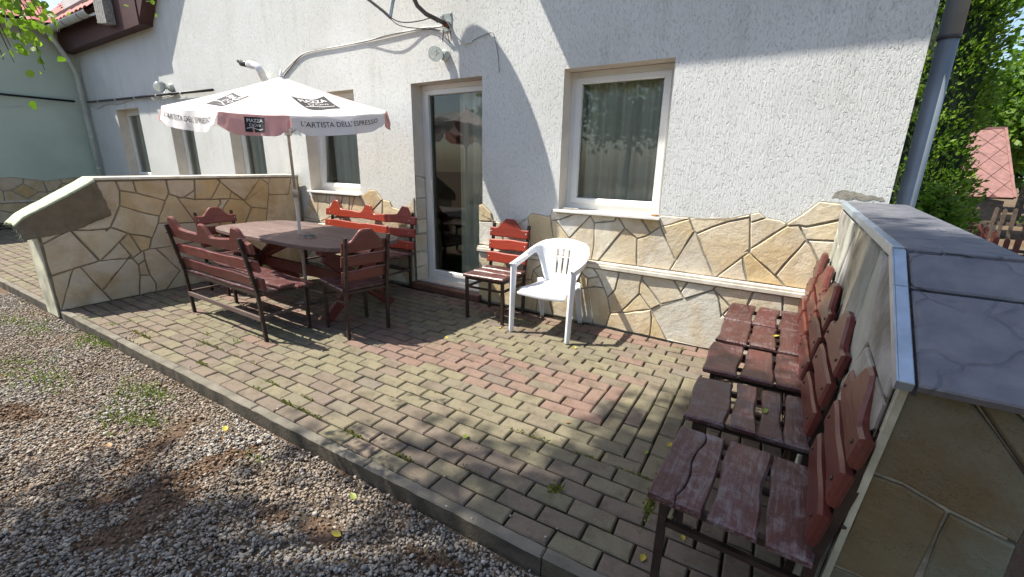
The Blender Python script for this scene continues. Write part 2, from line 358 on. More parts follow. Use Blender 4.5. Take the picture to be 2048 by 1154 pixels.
rg = random.Random(5); npr = np.random.default_rng(7)
DIRT = [(-2.80, .72, .22, .06, 122), (-2.38, .76, .24, .07, 78), (-2.28, .56, .12, .07, 60), (-2.22, .38, .14, .07, 65), (-2.50, .42, .10, .05, 50), (-1.52, .86, .10, .05, 10), (-1.78, .80, .07, .04, 30), (-1.0, 1.02, .12, .03, 12), (-3.9, .35, .2, .06, 20)]
def dirtmask(x, y):
    mval = np.zeros_like(x)
    for cx, cy, a, b_, ang in DIRT:
        c, s = math.cos(R(ang)), math.sin(R(ang)); dx, dy = x-cx, y-cy
        q = ((dx*c+dy*s)/a)**2+((-dx*s+dy*c)/b_)**2
        mval = np.maximum(mval, np.clip(1.6-.8*q+.35*np.sin(x*31)*np.sin(y*37), 0, 1))
    return mval
def kerb_y(x): return 1.083+(x+5.874)*(1.285-1.083)/5.867      # inner line of the kerb
def pebbles(N, xr, yr, smin, smax, name, zoff=0.0, vis=False):
    x = npr.uniform(xr[0], xr[1], N); y = npr.uniform(yr[0], yr[1], N)
    keep = (y < kerb_y(x)-.072) & (npr.random(N) > dirtmask(x, y)*.22)
    if vis:
        px = x*RIGHT.x+y*RIGHT.y; zc = x*FWD.x+y*FWD.y+1.54*.276; xs_ = 872.7*(px-1.54*RIGHT.z)/np.maximum(zc, .05)+1024
        ys_ = 872.7*(x*DOWN.x+y*DOWN.y-1.54*DOWN.z)/np.maximum(zc, .05)+577
        keep &= ((xs_ > -120) & (ys_ < 1300) & (zc > .1)) | (npr.random(N) < .3)
    x = x[keep]; y = y[keep]; N = len(x)
    ph = (1+5**.5)/2
    iv = np.array([(-1, ph, 0), (1, ph, 0), (-1, -ph, 0), (1, -ph, 0), (0, -1, ph), (0, 1, ph), (0, -1, -ph), (0, 1, -ph), (ph, 0, -1), (ph, 0, 1), (-ph, 0, -1), (-ph, 0, 1)])/math.hypot(1, ph)
    fi = np.array([(0, 11, 5), (0, 5, 1), (0, 1, 7), (0, 7, 10), (0, 10, 11), (1, 5, 9), (5, 11, 4), (11, 10, 2), (10, 7, 6), (7, 1, 8), (3, 9, 4), (3, 4, 2), (3, 2, 6), (3, 6, 8), (3, 8, 9), (4, 9, 5), (2, 4, 11), (6, 2, 10), (8, 6, 7), (9, 8, 1)])
    sz = smin+(smax-smin)*npr.random(N)**2.2
    sc = np.stack([sz*npr.uniform(.8, 1.35, N), sz*npr.uniform(.6, 1.0, N), sz*npr.uniform(.38, .68, N)], 1)
    v = iv[None]*sc[:, None]*(1+npr.normal(0, .1, (N, 12, 1)))
    ax, az = npr.normal(0, .45, N), npr.uniform(0, 2*PI, N)
    ca, sa = np.cos(ax)[:, None], np.sin(ax)[:, None]; cz, sz_ = np.cos(az)[:, None], np.sin(az)[:, None]
    X, Y, Z = v[..., 0], v[..., 1]*ca-v[..., 2]*sa, v[..., 1]*sa+v[..., 2]*ca
    X, Y = X*cz-Y*sz_, X*sz_+Y*cz
    z0 = GZ-.012+zoff+npr.uniform(-.012, .010, N)+.008*np.sin(x*5)*np.cos(y*7)
    V = np.stack([X+x[:, None], Y+y[:, None], Z+z0[:, None]], 2).reshape(-1, 3)
    Fc = (fi[None]+(np.arange(N)*12)[:, None, None]).reshape(-1)
    me = bpy.data.meshes.new(name); nf = len(Fc)//3
    me.vertices.add(len(V)); me.vertices.foreach_set('co', V.reshape(-1))
    me.loops.add(len(Fc)); me.loops.foreach_set('vertex_index', Fc.astype(np.int32))
    me.polygons.add(nf); me.polygons.foreach_set('loop_start', np.arange(0, nf*3, 3, dtype=np.int32)); me.polygons.foreach_set('loop_total', np.full(nf, 3, dtype=np.int32))
    dm = dirtmask(x, y); dusty = npr.random(N) < np.clip(dm*.9+.04, 0, 1)
    me.materials.append(MT['pebble']); me.materials.append(MT['pebble_d']); me.polygons.foreach_set('material_index', np.repeat(dusty.astype(np.int32), 20))
    me.update(); me.validate(); me.polygons.foreach_set('use_smooth', np.ones(nf, dtype=bool))
    o = link(name, me, MT['pebble']); return o
tag(pebbles(118000, (-7.6, .9), (-.35, 1.25), .0042, .0125, 'gravel', vis=True), 'loose rounded grey and tan gravel beside the kerb', 'gravel', kind='stuff')
tag(pebbles(9000, (-13.5, 2.5), (-2.5, 1.1), .008, .02, 'gravel_far'), 'gravel spreading further across the yard', 'gravel', kind='stuff')
def dirt_fun(u, v):
    x = -4.2+4.6*u; y = -.2+1.45*v
    d = float(dirtmask(np.array([x]), np.array([y]))[0]); nn = mnoise.noise((x*9, y*9, 0))
    return (x, min(y, kerb_y(x)-.075), GZ-.027+(d*.009+nn*.014 if d > 0 else -.012))
b = MB(); b.grid(dirt_fun, 150, 60); tag(b.build('trodden_dirt', MT['dirt']), kind='structure')

# ------------------------------------------------------------------ paving
b = MB()
c0, c1, c2, c3 = pav(-125, -12), pav(13.6, -12), pav(13.6, 13), pav(-125, 13)
def bedf(u, v):
    q = c0.lerp(c1, u).lerp(c3.lerp(c2, u), v); q.z = -.016+.010*mnoise.noise((q.x*2.3, q.y*2.3, 0))+.005*mnoise.noise((q.x*11, q.y*11, 4)); q.z = min(q.z, -.003); return q
b.grid(bedf, 520, 100)
b.quad(c0+Vector((0, 0, -.009)), c0+Vector((0, 0, -.2)), c1+Vector((0, 0, -.2)), c1+Vector((0, 0, -.009)))
patio = b.build('patio', MT['soil']); tag(patio, kind='structure')
def paver_poly(rr, L=2, Wd=1):
    j = .042
    return [(-L/2*U+j*U*rr.uniform(.7, 1.6), -Wd/2*U+j*U*rr.uniform(.7, 1.6)), (L/2*U-j*U*rr.uniform(.7, 1.6), -Wd/2*U+j*U*rr.uniform(.7, 1.6)), (L/2*U-j*U*rr.uniform(.7, 1.6), Wd/2*U-j*U*rr.uniform(.7, 1.6)), (-L/2*U+j*U*rr.uniform(.7, 1.6), Wd/2*U-j*U*rr.uniform(.7, 1.6))]
def pmesh(k, mat):
    rr = random.Random(k); b = MB()
    p = [q for q in paver_poly(rr)]
    b.slab(p, .03, .0065, Matrix.Translation((0, 0, -.03)), back=False)
    me = b.mesh('paver'); me.materials.append(MT[mat]); return me
PM = {mt: [pmesh(k*7+i*101, mt) for k in range(5)] for i, mt in enumerate(('pav_o', 'pav_r', 'pav_p'))}
bricks = []
def zone(n, wallside):
    q = rg.random()
    if n < 2: return 'pav_r' if q < .78 else 'pav_p'
    if n < 3: return 'pav_r' if q < .36 else ('pav_p' if q < .5 else 'pav_o')
    if wallside and n >= 10: return 'pav_r' if q < .8 else 'pav_p'
    if n < 7: return 'pav_o' if q < .86 else ('pav_p' if q < .97 else 'pav_r')
    if n < 8: return 'pav_o' if q < .55 else 'pav_p'
    if wallside: return 'pav_o' if q < .7 else 'pav_p'
    return 'pav_p' if q < .80 else ('pav_r' if q < .90 else 'pav_o')
for vi in range(-12, 12):
    nn = vi if vi >= 0 else -vi-1
    uend = nn+1; shift = (nn % 2)
    u = uend-1
    # rows run left from the mitred end; left of the garden wall they carry on
    while u > -122:
        far = u < -46
        bricks.append((u, vi+.5, 0, (zone(nn, vi >= 0) if (u > -10 or nn < 8 or vi >= 0) else ('pav_p' if rg.random() < .72 else 'pav_o')) if u > -50 else ('pav_p' if rg.random() < .7 else 'pav_o')))
        u -= 2
for k in range(1, 13):
    v = -k+1
    while v < k:
        bricks.append((k+.5, v, 90, zone(k, False))); v += 2
bricks = [q for q in bricks if not (q[0] > 12.8)]
def keyf(q):
    w = pav(q[0], q[1]); p = project(w)
    if p is None or not (-60 < p[0] < 2100 and -30 < p[1] < 1200): return 1e6
    return p[2]
bricks.sort(key=keyf)
jb = {k: MB() for k in PM}
for i, (u, v, a, mt) in enumerate(bricks):
    w = pav(u, v, rg.uniform(-.004, .003)); me = PM[mt][rg.randrange(5)]
    rot = Euler((rg.gauss(0, .012), rg.gauss(0, .012), PROT+R(a)+rg.gauss(0, .014)))
    if i < 300:
        o = link('paver', me, None, patio); o.location = w; o.rotation_euler = rot
    else:
        M = Matrix.Translation(w) @ rot.to_matrix().to_4x4(); bb = jb[mt]; k = len(bb.v)
        bb.v.extend([tuple(M @ x.co) for x in me.vertices])
        for p in me.polygons: bb.face(tuple(k+x for x in p.vertices))
allb = MB(); order = list(PM)
for j, kx in enumerate(order):
    k = len(allb.v); allb.v.extend(jb[kx].v)
    for f in jb[kx].f: allb.face(tuple(k+x for x in f), j)
tag(allb.build('paver_field', [MT[k] for k in order], patio), kind='stuff')
# kerb of long concrete stones
kb = MB(); a, c = pav(-125, -12.02), pav(14, -12.02); kerb = None
edge = (c-a).normalized(); nrm = Vector((edge.y, -edge.x, 0))
kb.quad(a+nrm*.01+Vector((0, 0, -.17)), c+nrm*.01+Vector((0, 0, -.17)), c+nrm*.01+Vector((0, 0, -.02)), a+nrm*.01+Vector((0, 0, -.02)))
kerb = kb.build('kerb', MT['kerb']); tag(kerb, kind='structure')
Lk = (c-a).length; s = 0.3
while s < Lk:
    p = a+edge*s; L = .995; k = MB(); rr = random.Random(int(s*10))
    pts = []
    N = 14
    for i in range(N+1): pts.append((L*i/N, -.056+rr.uniform(-.004, .0025)))
    for i in range(N, -1, -1): pts.append((L*i/N, rr.uniform(-.003, .002)))
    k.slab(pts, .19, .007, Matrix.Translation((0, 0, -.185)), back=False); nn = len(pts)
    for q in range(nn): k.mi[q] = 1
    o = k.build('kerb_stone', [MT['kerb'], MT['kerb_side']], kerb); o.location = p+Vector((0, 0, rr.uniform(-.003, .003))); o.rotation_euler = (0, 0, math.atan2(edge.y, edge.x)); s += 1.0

# ------------------------------------------------------------------ stone tools
def voronoi(pts, clip):
    cells = []
    for i, p in enumerate(pts):
        poly = [tuple(q) for q in clip]
        for j, q in enumerate(pts):
            if i == j or not poly: continue
            mx, my = (p[0]+q[0])/2, (p[1]+q[1])/2; nx, ny = q[0]-p[0], q[1]-p[1]
            out = []
            for k in range(len(poly)):
                A, B = poly[k-1], poly[k]; da = (A[0]-mx)*nx+(A[1]-my)*ny; db = (B[0]-mx)*nx+(B[1]-my)*ny
                if (da <= 0) != (db <= 0):
                    t = da/(da-db); out.append((A[0]+(B[0]-A[0])*t, A[1]+(B[1]-A[1])*t))
                if db <= 0: out.append(B)
            poly = out
        if len(poly) > 2 and abs(area(poly)) > .002: cells.append(poly)
    return cells
def scatter(n, x0, x1, y0, y1, seed, k=12):
    rr = random.Random(seed); pts = []
    for _ in range(n):
        best = None
        for _ in range(k):
            q = (rr.uniform(x0, x1), rr.uniform(y0, y1)); d = min([((q[0]-p[0])**2+(q[1]-p[1])**2) for p in pts] or [9])
            if best is None or d > best[0]: best = (d, q)
        pts.append(best[1])
    return pts
def roughen(poly, rr, amp=.004, step=.07):
    out = []
    for i in range(len(poly)):
        a, b_ = poly[i-1], poly[i]; L = math.hypot(b_[0]-a[0], b_[1]-a[1]); k = max(1, int(L/step))
        for j in range(k):
            t = j/k; w = amp if j else amp*.4
            out.append((a[0]+(b_[0]-a[0])*t+rr.uniform(-w, w), a[1]+(b_[1]-a[1])*t+rr.uniform(-w, w)))
    return out
def stones(polys, M, parent, mat, mortar, gap=.007, t=.014, seed=1, bed='mortar_bed'):
    """M maps local (u, v, out-of-wall)"""
    rr = random.Random(seed); mb = MB()
    for p in polys:
        if area(p) < 0: p = p[::-1]
        k = mb.add([M @ Vector((q[0], q[1], .0035)) for q in p]); mb.face(tuple(range(k, k+len(p))))
    bd = mb.build(bed, mortar, parent)
    for p in polys:
        if area(p) < 0: p = p[::-1]
        q = inset(p, gap*rr.uniform(.8, 1.25))
        if area(q) < .0008: continue
        q = roughen(q, rr)
        b = MB(); tx, ty = rr.gauss(0, .008), rr.gauss(0, .008); cx = sum(x[0] for x in q)/len(q); cy = sum(x[1] for x in q)/len(q)
        b.slab(q, t*rr.uniform(.7, 1.35), .005, M, back=False, top=lambda z: (z[0]-cx)*tx+(z[1]-cy)*ty)
        b.build('stone', mat, parent)
    return bd
def wallM(y, x=0, z=0):     # local (u -> x, v -> z, w -> -y)
    return Matrix(((1, 0, 0, x), (0, 0, -1, y), (0, 1, 0, z), (0, 0, 0, 1)))
ST = {'left':[[[0.6,0.734],[0.671,0.686],[0.685,0.677],[0.8,0.645],[0.878,0.613],[0.96,0.764],[0.986,0.841],[0.812,0.906],[0.657,0.981],[0.591,0.857],[0.542,0.768]],[[2.019,0.864],[1.916,0.668],[1.854,0.542],[2.148,0.443],[2.181,0.64],[2.196,0.702],[2.227,0.83]],[[1.07,1.004],[0.986,0.841],[0.96,0.764],[1.09,0.75],[1.331,0.732],[1.314,0.784],[1.252,0.908],[1.188,1.045],[1.115,1.078]],[[0.657,0.981],[0.812,0.906],[0.986,0.841],[1.07,1.004],[0.824,1.099],[0.685,1.132],[0.668,1.026]],[[1.368,1.002],[1.386,1.108],[1.261,1.03]],[[1.927,0.961],[1.796,1.077],[1.754,0.988],[1.768,0.988]],[[2.72,1.235],[2.631,1.235],[2.553,1.003],[2.272,1.011],[2.227,0.83],[2.196,0.702],[2.181,0.64],[2.148,0.443],[2.167,0.0],[2.72,0.0]],[[0.584,0.605],[0.653,0.454],[0.665,0.414],[0.751,0.472],[0.685,0.677],[0.671,0.686]],[[2.227,0.83],[2.272,1.011],[2.289,1.152],[2.186,1.235],[1.94,0.958],[1.927,0.961],[2.019,0.864]],[[2.289,1.152],[2.272,1.011],[2.553,1.003],[2.631,1.235],[2.325,1.235]],[[0.52,1.235],[0.012,0.78],[0.012,0.664],[0.229,0.775],[0.247,0.772],[0.364,0.755],[0.497,0.753],[0.531,0.759],[0.542,0.768],[0.591,0.857],[0.657,0.981],[0.668,1.026],[0.685,1.132],[0.67,1.235]],[[0.775,0.479],[0.77,0.381],[0.786,0.199],[0.824,0.099],[0.809,0.0],[0.908,0.0],[1.08,0.192],[0.889,0.491],[0.831,0.492]],[[1.331,0.732],[1.346,0.687],[1.525,0.709],[1.6,0.888],[1.646,0.933],[1.648,0.991],[1.545,0.991],[1.368,1.002],[1.261,1.03],[1.225,1.028],[1.188,1.045],[1.252,0.908],[1.314,0.784]],[[1.754,0.988],[1.662,0.87],[1.618,0.797],[1.583,0.576],[1.854,0.542],[1.916,0.668],[2.019,0.864],[1.927,0.961],[1.768,0.988]],[[1.401,1.235],[1.117,1.235],[1.119,1.106],[1.115,1.078],[1.188,1.045],[1.225,1.028],[1.261,1.03],[1.386,1.108]],[[0.67,1.235],[0.685,1.132],[0.824,1.099],[0.816,1.235]],[[0.389,0.436],[0.402,0.435],[0.584,0.605],[0.671,0.686],[0.6,0.734],[0.542,0.768],[0.531,0.759],[0.502,0.737],[0.497,0.753],[0.364,0.755],[0.247,0.772],[0.229,0.775]],[[1.545,0.991],[1.58,1.046],[1.681,1.197],[1.645,1.235],[1.401,1.235],[1.386,1.108],[1.368,1.002]],[[0.889,0.491],[0.912,0.491],[1.072,0.496],[1.412,0.518],[1.346,0.687],[1.331,0.732],[1.09,0.75],[0.96,0.764],[0.878,0.613],[0.831,0.492]],[[1.117,1.235],[0.816,1.235],[0.824,1.099],[1.07,1.004],[1.115,1.078],[1.119,1.106]],[[1.6,0.888],[1.525,0.709],[1.346,0.687],[1.412,0.518],[1.431,0.519],[1.491,0.523],[1.583,0.576],[1.618,0.797],[1.662,0.87],[1.754,0.988],[1.648,0.991],[1.646,0.933]],[[1.681,1.235],[1.681,1.197],[1.796,1.077],[1.927,0.961],[1.94,0.958],[2.186,1.235]],[[0.751,0.472],[0.775,0.479],[0.831,0.492],[0.878,0.613],[0.8,0.645],[0.685,0.677]],[[1.754,0.988],[1.796,1.077],[1.681,1.197],[1.58,1.046],[1.545,0.991],[1.648,0.991]],[[0.703,0.335],[0.77,0.381],[0.775,0.479],[0.751,0.472],[0.665,0.414]],[[1.74,0.0],[1.854,0.542],[1.583,0.576],[1.491,0.523],[1.425,0.485],[1.412,0.518],[1.072,0.496],[0.912,0.491],[0.889,0.491],[1.08,0.192],[0.908,0.0]],[[0.654,0.0],[0.697,0.221],[0.703,0.335],[0.665,0.414],[0.622,0.419],[0.355,0.125],[0.409,0.0]],[[0.012,0.664],[0.012,0.355],[0.166,0.39],[0.179,0.393],[0.232,0.404],[0.389,0.436],[0.229,0.775]],[[0.402,0.435],[0.544,0.428],[0.622,0.419],[0.653,0.454],[0.584,0.605]],[[0.012,0.0],[0.179,0.393],[0.166,0.39],[0.012,0.355]],[[0.697,0.221],[0.786,0.199],[0.77,0.381],[0.703,0.335]],[[1.74,0.0],[2.167,0.0],[2.148,0.443],[1.854,0.542]],[[2.186,1.235],[2.289,1.152],[2.325,1.235]],[[0.654,0.0],[0.809,0.0],[0.824,0.099],[0.786,0.199],[0.697,0.221]],[[0.232,0.404],[0.355,0.125],[0.622,0.419],[0.544,0.428],[0.402,0.435],[0.389,0.436]],[[0.409,0.0],[0.355,0.125],[0.232,0.404],[0.179,0.393],[0.012,0.0]]],'upper':[[[-2.016,0.984],[-2.104,0.996],[-2.2,1.002],[-2.244,0.966],[-2.217,0.818],[-2.199,0.661],[-2.196,0.635],[-2.195,0.615],[-1.929,0.615],[-1.942,0.768],[-1.969,0.88],[-1.98,0.948],[-1.989,1.004]],[[-1.927,0.956],[-1.775,0.792],[-1.572,1.024],[-1.58,1.036],[-1.73,1.033],[-1.888,0.962]],[[-0.049,0.688],[0.1,0.977],[0.041,1.076],[-0.034,1.065],[-0.244,0.869],[-0.242,0.851],[-0.24,0.837]],[[-1.104,0.615],[-0.822,0.615],[-0.778,0.712],[-0.787,0.723],[-0.933,0.979],[-1.012,0.917],[-1.045,0.891],[-1.125,0.857]],[[-1.73,1.033],[-1.906,1.029],[-1.976,1.045],[-1.989,1.004],[-1.98,0.948],[-1.927,0.956],[-1.888,0.962]],[[-1.572,1.024],[-1.529,0.962],[-1.34,0.995],[-1.32,1.042],[-1.332,1.042],[-1.56,1.037]],[[-0.242,0.851],[-0.288,0.799],[-0.228,0.615],[0.025,0.615],[-0.049,0.688],[-0.24,0.837]],[[0.29,1.251],[0.251,1.251],[0.131,1.257],[0.04,1.155],[-0.038,1.088],[-0.034,1.065],[0.041,1.076],[0.086,1.071],[0.29,1.141]],[[-2.516,0.615],[-2.567,0.881],[-2.632,0.889],[-2.853,0.871],[-2.853,0.615]],[[0.252,0.615],[0.29,0.615],[0.29,0.988],[0.1,0.977],[0.141,0.93],[0.196,0.841]],[[-0.822,0.615],[-0.473,0.615],[-0.492,0.654],[-0.647,0.947],[-0.663,0.967],[-0.778,0.712]],[[0.29,1.141],[0.086,1.071],[0.041,1.076],[0.1,0.977],[0.29,0.988]],[[-0.663,0.967],[-0.647,0.947],[-0.53,1.015],[-0.447,1.053],[-0.426,1.065],[-0.278,1.109],[-0.283,1.138],[-0.437,1.085],[-0.559,1.075],[-0.501,1.08],[-0.596,1.072],[-0.715,1.078],[-0.712,1.063],[-0.673,0.981]],[[-0.283,1.138],[-0.278,1.109],[-0.273,1.07],[-0.175,1.115],[-0.224,1.155]],[[-2.244,0.966],[-2.251,0.946],[-2.327,0.927],[-2.533,0.877],[-2.567,0.881],[-2.516,0.615],[-2.426,0.615],[-2.199,0.661],[-2.217,0.818]],[[-0.647,0.947],[-0.492,0.654],[-0.473,0.615],[-0.453,0.615],[-0.288,0.799],[-0.242,0.851],[-0.269,0.847],[-0.244,0.869],[-0.273,1.07],[-0.278,1.109],[-0.426,1.065],[-0.447,1.053],[-0.53,1.015]],[[-1.472,0.615],[-1.24,0.94],[-1.32,1.042],[-1.34,0.995],[-1.529,0.962],[-1.519,0.739],[-1.536,0.615]],[[-0.244,0.869],[-0.034,1.065],[-0.038,1.088],[-0.082,1.108],[-0.175,1.115],[-0.273,1.07]],[[-1.24,0.94],[-1.125,0.857],[-1.045,0.891],[-1.012,0.917],[-1.117,1.047],[-1.32,1.042]],[[-1.117,1.047],[-1.012,0.917],[-0.933,0.979],[-0.963,1.05]],[[0.025,0.615],[0.252,0.615],[0.196,0.841],[0.141,0.93],[0.1,0.977],[-0.049,0.688]],[[-2.801,1.06],[-2.853,1.044],[-2.853,0.871],[-2.632,0.889],[-2.665,0.893],[-2.691,0.973]],[[-1.749,0.615],[-1.775,0.792],[-1.942,0.768],[-1.929,0.615]],[[-1.104,0.615],[-1.125,0.857],[-1.24,0.94],[-1.472,0.615]],[[-2.195,0.615],[-2.196,0.635],[-2.199,0.661],[-2.426,0.615]],[[-0.715,1.078],[-0.859,1.078],[-0.944,1.077],[-0.963,1.05],[-0.933,0.979],[-0.712,1.063]],[[-0.228,0.615],[-0.288,0.799],[-0.453,0.615]],[[-1.749,0.615],[-1.536,0.615],[-1.519,0.739],[-1.529,0.962],[-1.572,1.024],[-1.775,0.792]],[[-0.933,0.979],[-0.787,0.723],[-0.778,0.712],[-0.663,0.967],[-0.673,0.981],[-0.712,1.063]],[[-1.942,0.768],[-1.775,0.792],[-1.927,0.956],[-1.98,0.948],[-1.969,0.88]]],'lower':[[[-1.538,0.351],[-1.468,0.375],[-1.378,0.377],[-1.393,0.406],[-1.431,0.475],[-1.538,0.44]],[[-1.677,0.307],[-1.876,0.327],[-1.942,0.18],[-1.89,0.0],[-1.714,0.0]],[[-0.765,0.0],[0.25,0.0],[0.25,0.433],[0.054,0.377],[-0.211,0.376],[-0.176,0.254],[-0.301,0.28],[-0.337,0.306],[-0.358,0.32],[-0.368,0.304],[-0.369,0.328],[-0.404,0.448],[-0.441,0.508],[-0.456,0.511],[-0.665,0.4],[-0.853,0.315],[-0.933,0.255],[-0.927,0.245]],[[-1.431,0.475],[-1.437,0.486],[-1.498,0.555],[-1.637,0.555],[-1.607,0.486],[-1.538,0.44]],[[-0.853,0.315],[-0.665,0.4],[-0.699,0.451],[-0.77,0.555],[-1.031,0.555],[-1.038,0.516]],[[-1.987,0.555],[-2.14,0.434],[-2.053,0.352],[-1.876,0.327],[-1.854,0.555]],[[-2.159,0.336],[-2.076,0.142],[-1.942,0.18],[-1.876,0.327],[-2.053,0.352],[-2.14,0.434]],[[-1.244,0.555],[-1.498,0.555],[-1.437,0.486],[-1.431,0.475],[-1.393,0.406],[-1.378,0.377],[-1.333,0.291],[-1.266,0.378]],[[-0.441,0.508],[-0.355,0.435],[-0.312,0.395],[-0.211,0.376],[-0.165,0.555],[-0.431,0.555],[-0.45,0.522]],[[-0.431,0.555],[-0.653,0.555],[-0.699,0.451],[-0.665,0.4],[-0.456,0.511],[-0.45,0.522]],[[-0.653,0.555],[-0.77,0.555],[-0.699,0.451]],[[-2.466,0.555],[-2.512,0.266],[-2.159,0.336],[-2.14,0.434],[-1.987,0.555]],[[-1.296,0.147],[-1.208,0.165],[-1.183,0.199],[-1.044,0.381],[-1.046,0.463],[-1.038,0.516],[-1.031,0.555],[-1.244,0.555],[-1.266,0.378],[-1.333,0.291]],[[-0.933,0.255],[-0.853,0.315],[-1.038,0.516],[-1.046,0.463],[-1.044,0.381]],[[-2.83,0.243],[-2.512,0.266],[-2.466,0.555],[-2.83,0.555]],[[-1.46,0.0],[-1.538,0.351],[-1.623,0.323],[-1.677,0.307],[-1.714,0.0]],[[-0.441,0.508],[-0.404,0.448],[-0.369,0.328],[-0.358,0.32],[-0.312,0.395],[-0.355,0.435]],[[0.025,0.555],[-0.165,0.555],[-0.211,0.376],[0.054,0.377]],[[-0.933,0.255],[-1.044,0.381],[-1.183,0.199],[-1.208,0.165],[-1.139,0.183]],[[-0.927,0.245],[-0.914,0.18],[-0.911,0.0],[-0.765,0.0]],[[-0.312,0.395],[-0.358,0.32],[-0.337,0.306],[-0.301,0.28],[-0.176,0.254],[-0.211,0.376]],[[-1.637,0.555],[-1.854,0.555],[-1.876,0.327],[-1.677,0.307],[-1.607,0.486]],[[-1.607,0.486],[-1.677,0.307],[-1.623,0.323],[-1.538,0.351],[-1.538,0.44]],[[-1.89,0.0],[-1.942,0.18],[-2.076,0.142],[-2.082,0.0]],[[0.025,0.555],[0.054,0.377],[0.25,0.433],[0.25,0.555]],[[-1.46,0.0],[-1.333,0.0],[-1.296,0.147],[-1.333,0.291],[-1.378,0.377],[-1.468,0.375],[-1.538,0.351]],[[-2.475,0.0],[-2.082,0.0],[-2.076,0.142],[-2.159,0.336],[-2.512,0.266]],[[-2.83,0.0],[-2.475,0.0],[-2.512,0.266],[-2.83,0.243]],[[-1.333,0.0],[-0.911,0.0],[-0.914,0.18],[-0.927,0.245],[-0.933,0.255],[-1.139,0.183],[-1.208,0.165],[-1.296,0.147]]],'doorleft':[[[-5.174,0.923],[-5.126,0.74],[-5.029,0.758],[-4.983,1.026],[-5.108,1.024]],[[-4.19,0.934],[-4.228,1.005],[-4.352,1.014],[-4.361,0.948],[-4.382,0.797],[-3.962,0.872],[-3.957,0.943],[-4.028,0.909]],[[-5.108,1.024],[-5.406,1.018],[-5.427,0.888],[-5.454,0.714],[-5.126,0.74],[-5.174,0.923]],[[-6.088,0.664],[-5.659,0.642],[-5.948,0.864],[-6.061,0.726]],[[-4.774,1.03],[-4.796,1.03],[-4.717,0.938],[-4.635,0.803],[-4.512,0.894],[-4.352,1.014],[-4.469,1.126],[-4.581,1.121],[-4.732,1.051]],[[-4.796,1.03],[-4.877,1.028],[-4.967,0.844],[-5.029,0.758],[-4.635,0.803],[-4.717,0.938]],[[-4.877,1.028],[-4.983,1.026],[-5.029,0.758],[-4.967,0.844]],[[-4.352,1.014],[-4.512,0.894],[-4.635,0.803],[-4.382,0.797],[-4.361,0.948]],[[-5.792,1.011],[-5.919,0.9],[-5.948,0.864],[-5.659,0.642],[-5.727,0.722],[-5.683,0.906],[-5.698,1.013]],[[-5.473,1.017],[-5.512,0.91],[-5.427,0.888],[-5.406,1.018]],[[-3.81,0.883],[-3.962,0.872],[-4.382,0.797],[-4.635,0.803],[-5.029,0.758],[-5.126,0.74],[-5.454,0.714],[-5.659,0.642],[-5.636,0.615],[-3.81,0.615]],[[-5.636,0.615],[-5.659,0.642],[-6.088,0.664],[-6.107,0.62],[-6.0,0.57],[-6.0,0.615]],[[-5.659,0.642],[-5.454,0.714],[-5.427,0.888],[-5.512,0.91],[-5.683,0.906],[-5.727,0.722]],[[-5.473,1.017],[-5.698,1.013],[-5.683,0.906],[-5.512,0.91]],[[-3.888,0.977],[-3.957,0.943],[-3.962,0.872],[-3.81,0.883],[-3.81,1.078]]]}

# ------------------------------------------------------------------ house
house = empty('house', (-3, 3.8, 0)); HI = Matrix.Translation((3, -3.8, 0))
tag(house, 'white rough-rendered house with flagstone plinth, beige window reveals and a glass patio door', 'house')
class HP:                         # helper parent keeping world coordinates
    pass
def hb(bld, name, mat, parent=house):
    o = bld.build(name, mat, parent); fixp(o, parent); return o
def fixp(o, parent):
    chain = parent
    if chain is house: o.matrix_parent_inverse = HI
    return o
# [x0, x1, z0, z1]
OPEN = {'door': (-3.79, -2.815, .075, 2.30), 'w5': (-1.91, -.965, 1.06, 2.28), 'w4': (-5.83, -4.765, 1.06, 2.31), 'w3': (-7.87, -6.92, 1.0, 2.32), 'w2': (-9.98, -9.1, 1.0, 2.36), 'w1': (-12.45, -11.29, 1.05, 2.42)}
XL, XR, ZT = -14.2, .512, 5.4
xs = sorted({XL, XR, *[o[0] for o in OPEN.values()], *[o[1] for o in OPEN.values()]}); zs = sorted({-.15, ZT, *[o[2] for o in OPEN.values()], *[o[3] for o in OPEN.values()]})
b = MB()
for i in range(len(xs)-1):
    for j in range(len(zs)-1):
        cx, cz = (xs[i]+xs[i+1])/2, (zs[j]+zs[j+1])/2
        if any(o[0] < cx < o[1] and o[2] < cz < o[3] for o in OPEN.values()): continue
        for y in (WY, WY+.36): b.quad((xs[i], y, zs[j]), (xs[i+1], y, zs[j]), (xs[i+1], y, zs[j+1]), (xs[i], y, zs[j+1]))
b.quad((XR, WY, -.4), (XR, 7.5, -.4), (XR, 7.5, ZT), (XR, WY, ZT)); b.quad((XL, WY, ZT), (XR, WY, ZT), (XR, 7.5, ZT), (XL, 7.5, ZT)); b.quad((XL, 7.5, -.2), (XR, 7.5, -.2), (XR, 7.5, ZT), (XL, 7.5, ZT))
hb(b, 'wall', MT['stucco'])
